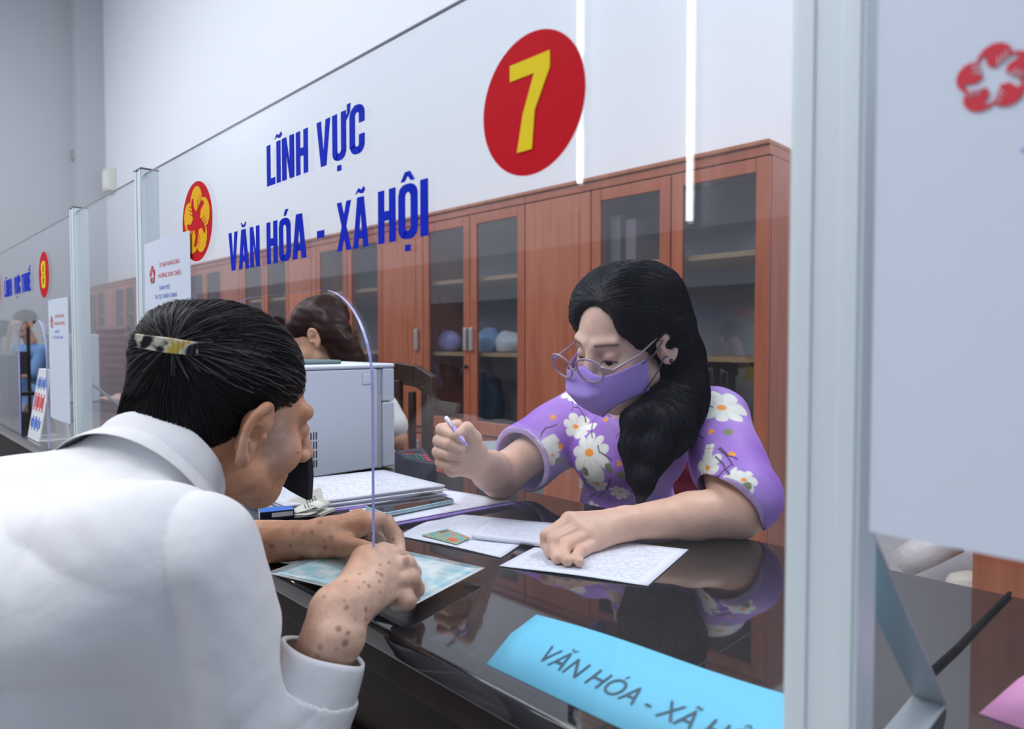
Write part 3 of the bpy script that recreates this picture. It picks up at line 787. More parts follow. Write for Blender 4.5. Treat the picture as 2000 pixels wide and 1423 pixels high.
# ------------------------------------------------------------------ the clerk in the purple flowered dress
C_w = P(1224, 668, 1.240)
U0 = np.array([.07, -.40, .90]); F0 = np.array([-.09, -.88, -.35])
R_w = frame(F0, U0)
Lw = lambda x, y, z: C_w + R_w @ np.array([x, y, z])
w = SDF()
w.rc((-.83, 1.17, .84), (-.80, 1.155, .94), .07, .07, .03)                     # chest under the dress
w.rc((-.785, 1.13, .955), Lw(0, -.035, -.05), .052, .050, .03)                   # neck
head(w, C_w, R_w, wide=.97, nose=.99, brow=.6)
# right arm raised from the elbow, hand closed on a pen
SRw = np.array([-.94, 1.17, .955]); ELw = P(978, 915, 1.375)
ELw[2] = TZ + .050
w.rc(SRw, ELw, .045, .040, .02)
WRw = P(928, 903, 1.185)
w.rc(ELw, ELw + (WRw - ELw) * .4, .044, .037, .015).rc(ELw + (WRw - ELw) * .4, WRw, .037, .0255, .012)
w.rc(WRw, P(900, 884, 1.165), .0255, .026, .014)
w.rc(P(925, 880, 1.17), P(905, 868, 1.165), .022, .020, .012)
w.rc(P(885, 915, 1.165), P(905, 905, 1.17), .015, .020, .012)
w.rc(P(880, 880, 1.185), P(900, 860, 1.185), .020, .020, .012)
for js in ([(893, 830, 1.185, .0105), (862, 838, 1.158, .0100), (884, 850, 1.135, .0085)],
           [(885, 850, 1.190, .0105), (857, 860, 1.160, .0102), (878, 868, 1.134, .0092), (901, 876, 1.130, .0078)],
           [(882, 872, 1.190, .0102), (855, 882, 1.162, .0098), (878, 888, 1.138, .0090), (900, 890, 1.138, .0078)],
           [(884, 893, 1.190, .0095), (861, 903, 1.166, .0092), (882, 909, 1.145, .0085), (896, 908, 1.146, .0072)]):
    finger(w, [px_joint(*j) for j in js], .003, .003)
finger(w, [px_joint(928, 880, 1.165, .014), px_joint(926, 855, 1.150, .0125), px_joint(912, 836, 1.132, .0105), px_joint(896, 848, 1.122, .0088)], .010, .004)
# left arm along the counter, hand flat-curled on the papers
SLw = np.array([-.640, 1.17, .950]); ELl = P(1440, 1006, 1.125); ELl[2] = TZ + .042
w.rc(SLw, ELl, .047, .042, .02)
WRl = P(1222, 1022, 1.085); WRl[2] = max(WRl[2], TZ + .030)
w.rc(ELl, ELl + (WRl - ELl) * .42, .044, .037, .015).rc(ELl + (WRl - ELl) * .42, WRl, .037, .0255, .012)
MC = [P(1112, 1018, 1.050), P(1126, 1034, 1.040), P(1144, 1047, 1.035), P(1162, 1060, 1.035)]
for mcp, rr in zip(MC, (.0150, .0150, .0145, .0135)): w.rc(WRl, mcp, .0225, rr, .010)
for mcp in MC: w.el(mcp + np.array([0, 0, .006]), (.0085, .0085, .0075), .006)
tz = TZ + .0115
def tip(px, py, z=tz): return onz(px, py, z)
FJ = [[(P(1068, 1046, 1.018), .0100), (tip(1066, 1062, tz + .006), .0088), (tip(1074, 1079), .0080)],
      [(P(1083, 1056, 1.006), .0104), (tip(1082, 1076, tz + .004), .0090), (tip(1088, 1090), .0080)],
      [(P(1104, 1066, 1.000), .0102), (tip(1100, 1082, tz + .003), .0088), (tip(1108, 1095), .0078)],
      [(P(1132, 1078, 1.000), .0092), (tip(1125, 1090, tz + .001), .0080), (tip(1132, 1097), .0072)]]
for mcp, js, r0 in zip(MC, FJ, (.0125, .0125, .0120, .0108)): finger(w, [(mcp, r0)] + js, .0028, .003)
th0 = P(1150, 1022, 1.085)
finger(w, [(P(1190, 1020, 1.085), .018), (P(1140, 1030, 1.090), .014), (tip(1100, 1040, TZ + .020), .0105), (tip(1085, 1042, TZ + .016), .0090)], .012, .004)
w.cut((0, 0, TZ + .0012), (0, 0, -1), .001, c=(-.8, .85, TZ), rad=.40)
vw, fw = w.mesh(.0019)
base = np.tile(np.array([.74, .49, .385]), (len(vw), 1))
loc = (vw - C_w) @ R_w
nearhead = np.linalg.norm(vw - C_w, axis=1) < .17
armm = sstep(.0, .04, np.linalg.norm(vw - C_w, axis=1) - .16)
base = mixc(base, (.70, .42, .30), armm * .75)
base = spots(vw, base, [p_ for p_, _ in [j[0] for j in FJ]] + MC, .014, (.60, .26, .20), .28)
lx, ly, lz = np.abs(loc[:, 0]), loc[:, 1], loc[:, 2]
fm = nearhead & (ly > .05)
br = np.exp(-((lz - (.033 - .12 * (lx - .030) ** 2 / .03)) / .0032) ** 2) * ((lx > .014) & (lx < .050)) * fm           # eyebrows
base = mixc(base, (.035, .022, .020), np.clip(br, 0, 1) * .85)
hh = np.clip(1 - ((lx - .0315) / .0150) ** 2, 0, 1)
op = ((lz < -.001 + .0050 * hh) & (lz > -.001 - .0035 * hh) & (hh > 0) & fm) * 1.0
base = mixc(base, (.50, .44, .42), op); base = mixc(base, (.018, .010, .009), op * (np.abs(lx - .0315) < .0062))
ls = np.exp(-((lz - (-.001 + .0055 * hh)) / .0014) ** 2) * (hh > .02) * fm
base = mixc(base, (.02, .012, .012), np.clip(ls, 0, 1))
sh = np.exp(-((lz - .012) / .006) ** 2) * ((lx > .014) & (lx < .048)) * fm; base = mixc(base, (.45, .24, .20), sh * .35)
base = mixc(base, (.55, .16, .14), np.exp(-((loc[:, 2] + .058) / .007) ** 2) * (lx < .022) * fm * .7)
for nx in ((901, 876, 1.122), (900, 890, 1.128)): base = spots(vw, base, [P(*nx)], .0062, (.80, .50, .46), .8)
base = spots(vw, base, [P(898, 845, 1.110)], .0068, (.84, .54, .50), .85)
clerk = empty('person', (-.78, 1.12, 0))
tag(clerk, 'seated clerk in purple flowered dress, glasses and lilac mask, writing behind the clear screen', 'person')
invW = Matrix.Translation((.78, -1.12, 0))
def adw(o): o.parent = clerk; o.matrix_parent_inverse = invW; return o
adw(sdf_obj('body', vw, fw, M_skin, None, base))

# dress
dr = SDF()
dr.rc((-.86, 1.20, .50), (-.845, 1.18, .76), .105, .090, .05).el((-.850, 1.17, .72), (.098, .092, .14), .04)
dr.el((-.815, 1.145, .880), (.112, .090, .100), .04)
dr.el((-.84, 1.085, .87), (.065, .055, .06), .04).el((-.765, 1.085, .88), (.058, .052, .055), .03)
dr.rc((-.925, 1.17, .955), (-.665, 1.17, .955), .052, .052, .05)
dr.rc((-.775, 1.14, .945), (-.775, 1.12, .985), .068, .058, .02)                  # stand collar
e2 = ELw + (SRw - ELw) * .30; nR = nrm(ELw - SRw)
dr.rc(SRw, SRw + (e2 - SRw) * .55, .062, .064, .03).rc(SRw + (e2 - SRw) * .55, e2 + (ELw - e2) * .15, .064, .073, .03)
dr.rc(SLw + np.array([0, 0, .002]), SLw + (ELl - SLw) * .5, .060, .060, .03).rc(SLw + (ELl - SLw) * .5, ELl + np.array([.006, .008, .024]), .060, .062, .03)
dr.disp(lambda p: .0036 * sines(p, 5, 36) + .0013 * sines(p, 6, 95))
nL = nrm(nrm(ELl - SLw) * .62 + nrm(WRl - ELl) * .78); pL = ELl + np.array([0, 0, .006]) + nrm(WRl - ELl) * .022
dr.cut(pL, nL, .004, c=ELl, rad=.13)
dr.cut((0, 0, TZ + .002), (0, 0, -1), .002, c=ELl, rad=.2)
nR = nrm(nR * .85 + nrm(WRw - ELw) * .45)
dr.cut(ELw + (SRw - ELw) * .20, nR, .004, c=ELw, rad=.105)
dr.rc(SLw + (ELl - SLw) * .66, ELl + nrm(WRl - ELl) * .02, .050, .056, .003, sub=True).rc(ELl + nrm(WRl - ELl) * .01, ELl + nrm(WRl - ELl) * .12, .056, .070, .003, sub=True)
dr.rc(e2 + (SRw - e2) * .25, ELw + (ELw - SRw) * .2, .054, .0695, .003, sub=True)
dr.cut((-.775, 1.115, .998), (0, -.25, 1), .003, c=(-.775, 1.12, 1.03), rad=.09)
dr.rc((-.775, 1.13, .975), (-.775, 1.11, 1.05), .050, .056, .003, sub=True)
kh = P(1203, 842, 1.2)
vd, fd = dr.mesh(.0021)
PUR = np.array([.36, .19, .62])
dc = np.tile(PUR, (len(vd), 1)); nz = sines(vd, 9, 45, 8)
dc = mixc(dc, (.26, .10, .50), sstep(.0, .45, nz) * .6); dc = mixc(dc, (.50, .34, .74), sstep(.0, .45, -nz) * .55)
dnorm = None
def dress_point(px, py):
    """first dress surface point seen at that spot"""
    r = ray(px, py); pr_ = (vd - CAM); t = pr_ @ r / r.dot(r); dist = np.linalg.norm(pr_ - t[:, None] * r, axis=1)
    m = dist < .006
    if not m.any(): return None
    i = np.where(m)[0]; return vd[i[np.argmin(t[i])]]
def flower(px, py, size, pet=7, rot=0.0, col=(.80, .80, .74), seed=0, bud=False):
    global dc
    c0 = dress_point(px, py)
    if c0 is None: return
    n_ = dr.grad(c0[None])[0]; a = np.cross(n_, (0, 0, 1)); a = nrm(a); b = np.cross(a, n_) * -1
    q = vd - c0; near = np.linalg.norm(q, axis=1) < size * 1.6
    x = q @ a; y = q @ b; rr = np.hypot(x, y); th = np.arctan2(y, x) + rot
    rs = np.random.RandomState(seed + int(px)); lob = 1 + .22 * np.cos(th * pet) ; ph = rs.rand() * 6
    lob = size * (.62 + .38 * np.abs(np.cos(th * pet / 2 + ph)) ** .55) * (1 + .15 * np.sin(th + ph))
    t = (1 - sstep(.93, 1.0, rr / lob)) * near
    shade = .82 + .18 * np.abs(np.cos(th * pet / 2 + ph)) ** .4
    dc = dc * (1 - t[:, None]) + (np.array(col)[None] * shade[:, None]) * t[:, None]
    if not bud:
        t2 = (1 - sstep(.8, 1.1, np.hypot(x, (y) * 1.3) / (size * .22))) * near; dc = mixc(dc, (.95, .32, .03), t2)
for f_ in ((1146, 880, .049, 9), (1128, 830, .031, 6), (1127, 768, .022, 8), (1165, 950, .028, 7), (1212, 966, .022, 8), (1410, 790, .042, 7), (1375, 912, .028, 6), (1423, 945, .018, 6),
           (1055, 885, .027, 5), (1085, 888, .022, 5), (1100, 935, .020, 5), (1350, 970, .024, 6), (1455, 930, .022, 6), (1445, 1000, .024, 5), (1110, 765, .018, 5), (1375, 768, .020, 5), (1150, 1000, .022, 6),
           (1380, 870, .011, 4), (1460, 985, .018, 5), (1012, 905, .012, 5), (1285, 800, .018, 6)): flower(*f_)
for px, py in ((1081, 809), (1180, 815), (1212, 878), (1205, 908), (1362, 818), (1384, 838), (1100, 872), (1330, 860), (1240, 800), (1427, 880), (1090, 960)):
    flower(px, py, .0065, 3, col=(.92, .35, .04), bud=True)
for px, py in ((1182, 915), (1208, 930), (1112, 938), (1420, 836), (1400, 968), (1360, 780), (1140, 925), (1450, 960), (1095, 905)):
    flower(px, py, .010, 2, col=(.22, .24, .12), bud=True)
def twig(pts, wd=.0013):
    global dc
    pp = [dress_point(*p_) for p_ in pts]; pp = [p_ for p_ in pp if p_ is not None]
    for a, b in zip(pp[:-1], pp[1:]):
        if np.linalg.norm(a - b) > .06: continue
        ab = b - a; h = np.clip((vd - a) @ ab / (ab @ ab + 1e-9), 0, 1); d = np.linalg.norm(vd - a - h[:, None] * ab, axis=1)
        dc = mixc(dc, (.06, .035, .07), (1 - sstep(wd * .7, wd * 1.5, d)) * .9)
rs = np.random.RandomState(4)
for px, py in ((1120, 790), (1160, 810), (1060, 850), (1040, 870), (1370, 850), (1400, 870), (1420, 920), (1190, 900), (1100, 960), (1440, 890), (1120, 985), (1190, 940), (1350, 800), (1390, 930), (1200, 850), (1030, 900), (1150, 790)):
    a = rs.rand() * 6.28; pts = [(px, py)]
    for k in range(4): a += (rs.rand() - .35) * 1.2; pts.append((pts[-1][0] + 11 * math.cos(a), pts[-1][1] + 11 * math.sin(a)))
    twig(pts)
# pale hems at the sleeve ends
hl = np.abs((vd - pL) @ nL); hr = np.abs((vd - (ELw + (SRw - ELw) * .20)) @ nR)
nl = np.linalg.norm(vd - ELl, axis=1) < .13; nr_ = np.linalg.norm(vd - ELw, axis=1) < .12
dc = mixc(dc, (.50, .38, .68), np.where(((hl < .002) & nl) | ((hr < .002) & nr_), .9, 0))
M_dress = mat('flowered_silk', rough=.5, attr='Col', spec=.35, bump=((1, 1, 1), 16, .5, .006))
dress = adw(sdf_obj('dress', vd, fd, M_dress, None, dc))
bp_ = dress_point(1210, 806)
if bp_ is None: bp_ = P(1210, 806, 1.19)
o = MB().ell(bp_ - FWD * .002, (.0085, .0085, .0085), 16, 10).build('pearl_button', mat('pearl', (.75, .70, .66), .2, spec=.8, coat=.5), None, smooth=True); o.parent = dress
# face mask: folded cup with a centre ridge
def mask_pt(u, v):
    t = abs(u); sg = 1 if u > 0 else -1
    zc = (.004 - .112 * v); yc = np.interp(v, [0, .12, .42, .8, 1], [.118, .127, .147, .122, .094])
    zs = -.004 - .062 * v; xs = .0805 - .009 * v
    x = sg * xs * t ** .85; y = yc * (1 - t ** 1.0) + .043 * t ** 1.0 + .034 * math.sin(t * PI) ** 1.1 ; z = zc * (1 - t ** 1.1) + zs * t ** 1.1 - .010 * math.sin(t * PI) * (1 - v) + .012 * v * math.sin(t * PI)
    return Lw(x, y, z)
NU, NV = 32, 18; vs = [mask_pt(-1 + 2 * i / NU, j / NV) for j in range(NV + 1) for i in range(NU + 1)]
fs = [(j * (NU + 1) + i, j * (NU + 1) + i + 1, (j + 1) * (NU + 1) + i + 1, (j + 1) * (NU + 1) + i) for j in range(NV) for i in range(NU)]
M_mask = mat('lilac_mask_fabric', (.40, .28, .74), .75, bump=((1, 1, 1), 700, .3, .0004), sss=.05)
mk = MB().add(vs, fs).build('face_mask', M_mask, None, smooth=True); adw(mk)
sm = mk.modifiers.new('solid', 'SOLIDIFY'); sm.thickness = .0012
M_loop = mat('ear_loop', (.10, .11, .14), .6)
for q in (-1, 1):
    if q == 1: continue
EARX = None
for q in (-1, 1):
    e0 = Lw(q * .083, -.012, .026)
    for v_, nm in ((.05, 'upper'), (.92, 'lower')):
        a = mask_pt(q * .93, v_) + R_w @ np.array([q * .003, .001, 0])
        mid = (a + Lw(q * .088, .012, .010 if v_ < .5 else -.014)) / 2 + R_w @ np.array([q * .004, 0, 0])
        end = e0 if v_ < .5 else Lw(q * .086, -.020, -.018)
        o = MB().tube([a, mid, Lw(q * .087, .010, .012 if v_ < .5 else -.016), end], .0014, 6).build('ear_loop', M_loop, None, smooth=True); o.parent = mk
# glasses
M_frame = mat('clear_mauve_plastic', (.52, .36, .46), .12, spec=.8, coat=.6); M_frame.node_tree.nodes['Principled BSDF'].inputs['Transmission Weight'].default_value = .35
M_lens = thin_glass('spectacle_lens', (.90, .87, .97), 1.5)
gl = empty('glasses', (0, 0, 0)); adw(gl); gl.matrix_parent_inverse = invW
tilt = .20
def lens_pt(q, a, s=1.0):
    rx, rz = .0255 * s, .0225 * s; ca, sa = math.cos(a), math.sin(a)
    x = q * .0325 + rx * np.sign(ca) * abs(ca) ** .9; z = -.004 + rz * np.sign(sa) * abs(sa) ** .9
    return Lw(x, .1395 - .18 * max(0, abs(x) - .02) - tilt * (-.004 - z) * .9, z + .011)
for q in (-1, 1):
    pts = [lens_pt(q, 2 * PI * i / 36) for i in range(37)]
    rim = MB().tube(pts, .0021, 8, caps=False).build('rim', M_frame, None, smooth=True); rim.parent = gl
    c0 = sum(pts[:-1]) / 36; ln = MB().add([c0] + pts[:-1], [(0, i + 1, (i + 1) % 36 + 1) for i in range(36)]).build('lens', M_lens, None, smooth=True); ln.parent = gl
    h = lens_pt(q, (.35 if q == 1 else PI - .35)); h2 = Lw(q * .070, .122, .006)
    tm = MB().tube([h, h2, Lw(q * .078, .060, .010), Lw(q * .083, .004, .026), Lw(q * .083, -.018, .020), Lw(q * .082, -.030, .0)], [.0026, .0028, .0022, .002, .002, .002], 8).build('temple', M_frame, None, smooth=True); tm.parent = gl
o = MB().tube([lens_pt(-1, .25), Lw(-.004, .142, .006), Lw(.004, .142, .006), lens_pt(1, PI - .25)], .0018, 8).build('bridge', M_frame, None, smooth=True); o.parent = gl
o = MB().ell(Lw(-.090, -.004, -.026), (.0045, .0045, .0045)).build('ear_stud', mat('purple_stone', (.12, .01, .16), .2, spec=.8), None, smooth=True); adw(o)
# hair
hw = SDF()
hw.el(Lw(0, -.022, .056), (.086, .106, .084), .02, R_w)
hw.el(Lw(.030, -.010, .074), (.060, .080, .057), .03, R_w).el(Lw(-.040, -.015, .066), (.055, .090, .062), .03, R_w)
hw.rc(Lw(.066, .030, .052), Lw(.078, .012, .020), .022, .018, .02)
hw.el(Lw(0, .092, -.018), (.084, .078, .088), .008, R_w, sub=True)
hw.el(Lw(-.006, .114, .060), (.057, .062, .050), .012, R_w, sub=True)
hw.el(Lw(-.100, -.004, .000), (.022, .024, .034), .010, R_w, sub=True)
hw.el(Lw(.100, -.004, .000), (.020, .024, .034), .010, R_w, sub=True)
hw.rc(Lw(-.012, .080, .128), Lw(-.012, .030, .158), .004, .003, .008, sub=True)
# long hair behind the ear falling in front of her left shoulder
A0 = Lw(-.058, -.050, .010)
fall = [(A0, .048), (P(1326, 700, 1.27), .042), (P(1332, 770, 1.235), .040), (P(1304, 830, 1.175), .037), (P(1276, 885, 1.150), .024), (P(1258, 940, 1.125), .011), (P(1250, 985, 1.11), .004)]
hw.chain(fall, .03)
hw.chain([(P(1335, 740, 1.26), .036), (P(1330, 800, 1.23), .036), (P(1318, 850, 1.20), .030), (P(1312, 880, 1.19), .012)], .02)
hw.chain([(P(1300, 780, 1.20), .03), (P(1240, 820, 1.165), .020), (P(1230, 870, 1.15), .014), (P(1235, 930, 1.13), .008)], .02)
hw.disp(lambda p: .0016 * sines(p * np.array([1, 1, .3]), 8, 160) + .001 * sines(p * np.array([1, 1, .25]), 4, 420))
vh, fh = hw.mesh(.0021)
adw(sdf_obj('hair', vh, fh, M_hair, None))
part = Lw(-.012, .060, .145)
def flow_w(p):
    l = (p - C_w) @ R_w; side = np.where(l[:, 0] > -.012, 1., -1.)
    f = np.stack([side * (.9 + 0 * l[:, 0]), -.9 + 0 * l[:, 1], np.clip(-.25 - 6 * (.12 - l[:, 2]), -1.3, -.1)], 1) @ R_w.T
    lowr = sstep(.06, .15, -(p[:, 2] - C_w[2])); return f * (1 - lowr)[:, None] + np.array([-.15, -.1, -1.0]) * lowr[:, None]
rs = np.random.RandomState(2)
seeds = vh[rs.choice(len(vh), 6000, replace=False)]
strands('hair_strands', hw, seeds, flow_w, M_hairstr, None, 12, .010, .00045, .0012, 3, wob=.10).parent = clerk
SC.objects['hair_strands'].matrix_parent_inverse = invW

# ------------------------------------------------------------------ the visitor in the white shirt, seen from behind
E_m = P(500, 850, .815)
F1 = np.array([.0, .96, -.20]); R_m = frame(F1, (.04, .24, .96))
C_m = E_m - R_m @ np.array([.078, 0, 0])
Lm = lambda x, y, z: C_m + R_m @ np.array([x, y, z])
m_ = SDF()
head(m_, C_m, R_m, 1.0, .985, ears=False, jaw=.020)
for q in (-1, 1): ear(m_, lambda x, y, z: Lm(x + q * .010 * np.clip(-(y + .004) / .02, 0, 1), y * .78 + z * .28 - .002, z), q, 1.16)
NBm = np.array([-.850, .262, .938])
m_.rc(Lm(0, -.035, -.045), NBm, .060, .064, .03)
m_.rc(NBm + np.array([0, -.04, -.04]), (-.86, .10, .80), .075, .10, .04)
SRm = np.array([-.692, .232, .882]); ELm = np.array([-.655, .300, .640])
WRm = P(662, 1195, .735)
m_.rc(SRm, ELm, .050, .040, .02); m_.rc(ELm, WRm, .040, .0275, .015)
m_.rc(P(655, 1240, .72), WRm, .032, .0285, .012)
# right hand, back of the hand towards us, fingers curled under
K = [P(742, 1092, .800), P(755, 1112, .797), P(759, 1137, .790), P(750, 1162, .780)]
for q, r in zip(K, (.0135, .0140, .0135, .0120)): m_.rc(WRm, q, .0250, r, .010)
for q in K: m_.el(q + np.array([0, 0, .007]), (.009, .009, .008), .006)
bz = TZ + .0165
FR = [[(P(775, 1082, .825), .0098), (P(792, 1096, .845), .0090), (onz(768, 1106, bz + .006), .0084)],
      [(P(794, 1100, .815), .0108), (onz(808, 1118, bz + .010), .0100), (onz(788, 1140, bz), .0088)],
      [(P(803, 1130, .806), .0110), (onz(812, 1150, bz + .008), .0102), (onz(788, 1160, bz), .0090)],
      [(P(790, 1160, .796), .0100), (onz(798, 1174, bz + .004), .0092), (onz(774, 1178, bz), .0082)]]
for q, js, r0 in zip(K, FR, (.0125, .0130, .0125, .0112)): finger(m_, [(q, r0)] + js, .003, .003)
finger(m_, [(P(680, 1160, .76), .019), (P(712, 1092, .80), .0155), (P(748, 1078, .83), .0115), (P(775, 1085, .85), .0095)], .012, .004)
# left arm reaching under the screen, fingers arched
ELn = np.array([-1.06, .330, .800]); WRn = P(628, 1052, .985); WRn[2] = max(WRn[2], TZ + .032)
SLm = np.array([-1.01, .255, .885])
m_.rc(SLm, ELn, .048, .040, .02); m_.rc(ELn, WRn, .040, .0265, .015)
Kn = [P(712, 1022, .985), P(700, 1014, 1.01), P(690, 1018, 1.035), P(682, 1026, 1.055)]
for q, r in zip(Kn, (.0155, .015, .014, .013)): m_.rc(WRn, q, .024, r, .012)
for q in Kn: m_.el(q + np.array([0, 0, .006]), (.010, .010, .008), .007)
FL = [[(P(755, 1020, .985), .0110), (P(775, 1048, .975), .0100), (P(781, 1076, .950), .0088)],
      [(P(742, 1014, 1.02), .0110), (P(765, 1040, 1.015), .0100), (P(768, 1066, .99), .0088)],
      [(P(725, 1020, 1.045), .0105), (P(742, 1048, 1.035), .0096), (onz(745, 1072, TZ + .012), .0085)],
      [(P(706, 1034, 1.06), .0096), (P(716, 1054, 1.05), .0086), (onz(720, 1072, TZ + .010), .0078)]]
for q, js, r0 in zip(Kn, FL, (.0130, .0130, .0125, .0112)): finger(m_, [(q, r0)] + js, .003, .003)
finger(m_, [(P(640, 1062, .975), .018), (P(672, 1066, .955), .0155), (P(705, 1072, .93), .0125), (P(738, 1078, .905), .0100)], .012, .004)
m_.disp(lambda p: .0006 * sines(p, 12, 300))
vm, fmf = m_.mesh(.0021)
bm_ = np.tile(np.array([.48, .235, .135]), (len(vm), 1))
hd = np.linalg.norm(vm - C_m, axis=1); hands_ = sstep(.02, .08, hd - .2)
bm_ = mixc(bm_, (.66, .43, .32), hands_ * .9)
bm_ = mixc(bm_, (.36, .16, .085), sstep(.1, .5, sines(vm, 31, 60)) * .45); bm_ = mixc(bm_, (.56, .36, .27), sstep(.1, .5, -sines(vm, 33, 70)) * .4)
rs = np.random.RandomState(11)
handv = vm[(hands_ > .9) & (vm[:, 1] > .33)]
for c_ in handv[rs.choice(len(handv), 230, replace=False)]: bm_ = spots(vm, bm_, [c_], .0018 + .0045 * rs.rand() ** 2, (.17, .07, .045), .65)
cand = vm[(hd > .25)]
for c_ in cand[rs.choice(len(cand), 90, replace=False)]: bm_ = spots(vm, bm_, [c_], .0025 + .004 * rs.rand(), (.26, .12, .07), .55)
la = vm[(vm[:, 0] < -.66) & (vm[:, 2] < .90) & (vm[:, 2] > TZ + .02) & (vm[:, 1] > .42)]
for c_ in la[rs.choice(len(la), 70, replace=False)]: bm_ = spots(vm, bm_, [c_], .0018 + .004 * rs.rand() ** 2, (.19, .08, .05), .6)
lm = (vm - C_m) @ R_m
gz = sstep(.035, .055, lm[:, 1]) * 0
tem = np.exp(-((lm[:, 1] - .035) / .018) ** 2 - ((lm[:, 2] - .005) / .035) ** 2) * (lm[:, 0] > .03) * (hd < .2); bm_ = mixc(bm_, (.42, .36, .33), tem * .55)
browm = np.exp(-((lm[:, 2] - .034) / .005) ** 2) * ((np.abs(lm[:, 0]) > .014) & (np.abs(lm[:, 0]) < .05) & (lm[:, 1] > .05)) * (hd < .2); bm_ = mixc(bm_, (.15, .11, .09), browm * .6)
visitor = empty('person', (-.87, .05, 0)); visitor['label'] = 'person in loose white shirt seen from behind, bending to the screen with hair clipped up'; visitor['category'] = 'person'
invM = Matrix.Translation((.87, -.05, 0))
def adm(o): o.parent = visitor; o.matrix_parent_inverse = invM; return o
adm(sdf_obj('body', vm, fmf, M_skin_old, None, bm_))
# shirt
s_ = SDF()
s_.rc((-.89, -.04, .56), (-.88, .04, .78), .17, .16, .05)
s_.el((-.875, .115, .845), (.205, .13, .120), .06)
s_.rc((-.995, .20, .885), (-.725, .19, .885), .078, .078, .06)
s_.rc(NBm + np.array([0, -.035, -.03]), NBm + np.array([0, .0, .012]), .088, .076, .03)
s_.rc((-.81, .15, .80), (-.80, .10, .56), .13, .15, .06)
s_.rc(SRm + np.array([0, 0, .003]), ELm, .070, .058, .03)
CU = WRm - nrm(WRm - ELm) * .098
s_.rc(ELm, CU + nrm(WRm - ELm) * .035, .060, .050, .02)
s_.rc(SLm, ELn, .070, .058, .03).rc(ELn, ELn + (WRn - ELn) * .30, .058, .048, .02)
def folds(p):
    """soft cloth creases: long hanging ones on the sleeve and back, slanting ones towards the armpit"""
    wv = sines(p, 40, 14); g = lambda c, r: np.exp(-np.sum(((p - np.array(c)) / r) ** 2, 1))
    rd = lambda q, k, ph, w=2.2: 1 - 2 * np.abs(np.sin(q * k / 2 + ph + w * wv)) ** .8
    hang = rd(p @ RGT, 62, .4) * g((-.67, .22, .84), .13)
    slant = rd(p @ nrm([.5, .3, .9]), 75, 1.1) * g((-.80, .10, .86), .11)
    back = rd(p @ nrm([.6, -.2, .8]), 48, .2, 3.0) * g((-.95, .06, .92), .17)
    elb = rd(p @ nrm([.2, .5, -.9]), 120, .9, 1.5) * g((-.66, .29, .68), .075)
    return (.0075 * hang + .0080 * slant + .0060 * back) + .0032 * elb + .0040 * sines(p * np.array([1, 1, .6]), 21, 24) + .0022 * sines(p, 23, 58) + .0007 * sines(p, 24, 160)
s_.disp(folds)
dcu = nrm(WRm - ELm)
s_.cut(CU, dcu, .003, c=CU + dcu * .06, rad=.065)
s_.rc(CU + dcu * .02, CU + dcu * .2, .034, .045, .003, sub=True)
dcn = nrm(WRn - ELn); q_ = ELn + (WRn - ELn) * .30; s_.cut(q_, dcn, .003, c=q_ + dcn * .06, rad=.065)
s_.rc(q_ + dcn * .03, q_ + dcn * .2, .034, .042, .003, sub=True)
nk = NBm + np.array([0, .010, .014]) - RGT * .020 + np.array([0, 0, -.016]); nkd = nrm(nrm(Lm(0, -.035, -.045) - NBm) + np.array([-.15, .0, .25]))
s_.cut(nk + nkd * .016, nkd, .003, c=nk + nkd * .04, rad=.10)
s_.rc(nk + nkd * .006, nk + nkd * .2, .060, .082, .003, sub=True)
vs_, fs_ = s_.mesh(.0027)
M_shirt = mat('white_cotton', (.70, .70, .72), .8, bump=((1, 1, 1), 9, .6, .012), sss=.0)
shirt = adm(sdf_obj('shirt', vs_, fs_, M_shirt, None))
# collar and cuff: folded bands
def band(name, c0, axis, front, prof, span, m, parent, n=60, wav=.0012):
    """profile (radius, height) pairs swept round axis; open towards front"""
    axis = nrm(axis); fr = nrm(np.array(front) - axis * np.dot(front, axis)); sd = np.cross(axis, fr); vs = []; k = len(prof)
    full = span >= 359
    for i in range(n if full else n + 1):
        t = math.radians((180 - span / 2) + span * i / n)
        dv = fr * math.cos(t) + sd * math.sin(t)
        for j, (r, h) in enumerate(prof): vs.append(c0 + dv * (r + wav * math.sin(t * 5 + j)) + axis * (h + wav * math.sin(t * 3)))
    N = n if full else n + 1; fs = []
    for i in range(n):
        for j in range(k - 1): a = i * k + j; b = ((i + 1) % N) * k + j; fs.append((a, b, b + 1, a + 1))
    o = MB().add(vs, fs).build(name, m, None, smooth=True)
    sm_ = o.modifiers.new('solid', 'SOLIDIFY'); sm_.thickness = .0022; sb = o.modifiers.new('sub', 'SUBSURF'); sb.levels = 1; sb.render_levels = 1
    o.parent = parent; return o
band('collar', nk - nkd * .008, nkd, (0, 1, -.4), [(.074, -.030), (.070, .005), (.069, .030), (.071, .035), (.075, .033), (.084, .010), (.094, -.014), (.099, -.032)], 322, M_shirt, shirt)
band('cuff', CU, dcu, (0, 1, 0), [(.040, .055), (.0445, .0585), (.0475, .056), (.0495, .030), (.0515, .002), (.0525, -.004), (.050, -.006)], 360, M_shirt, shirt, wav=.0007)
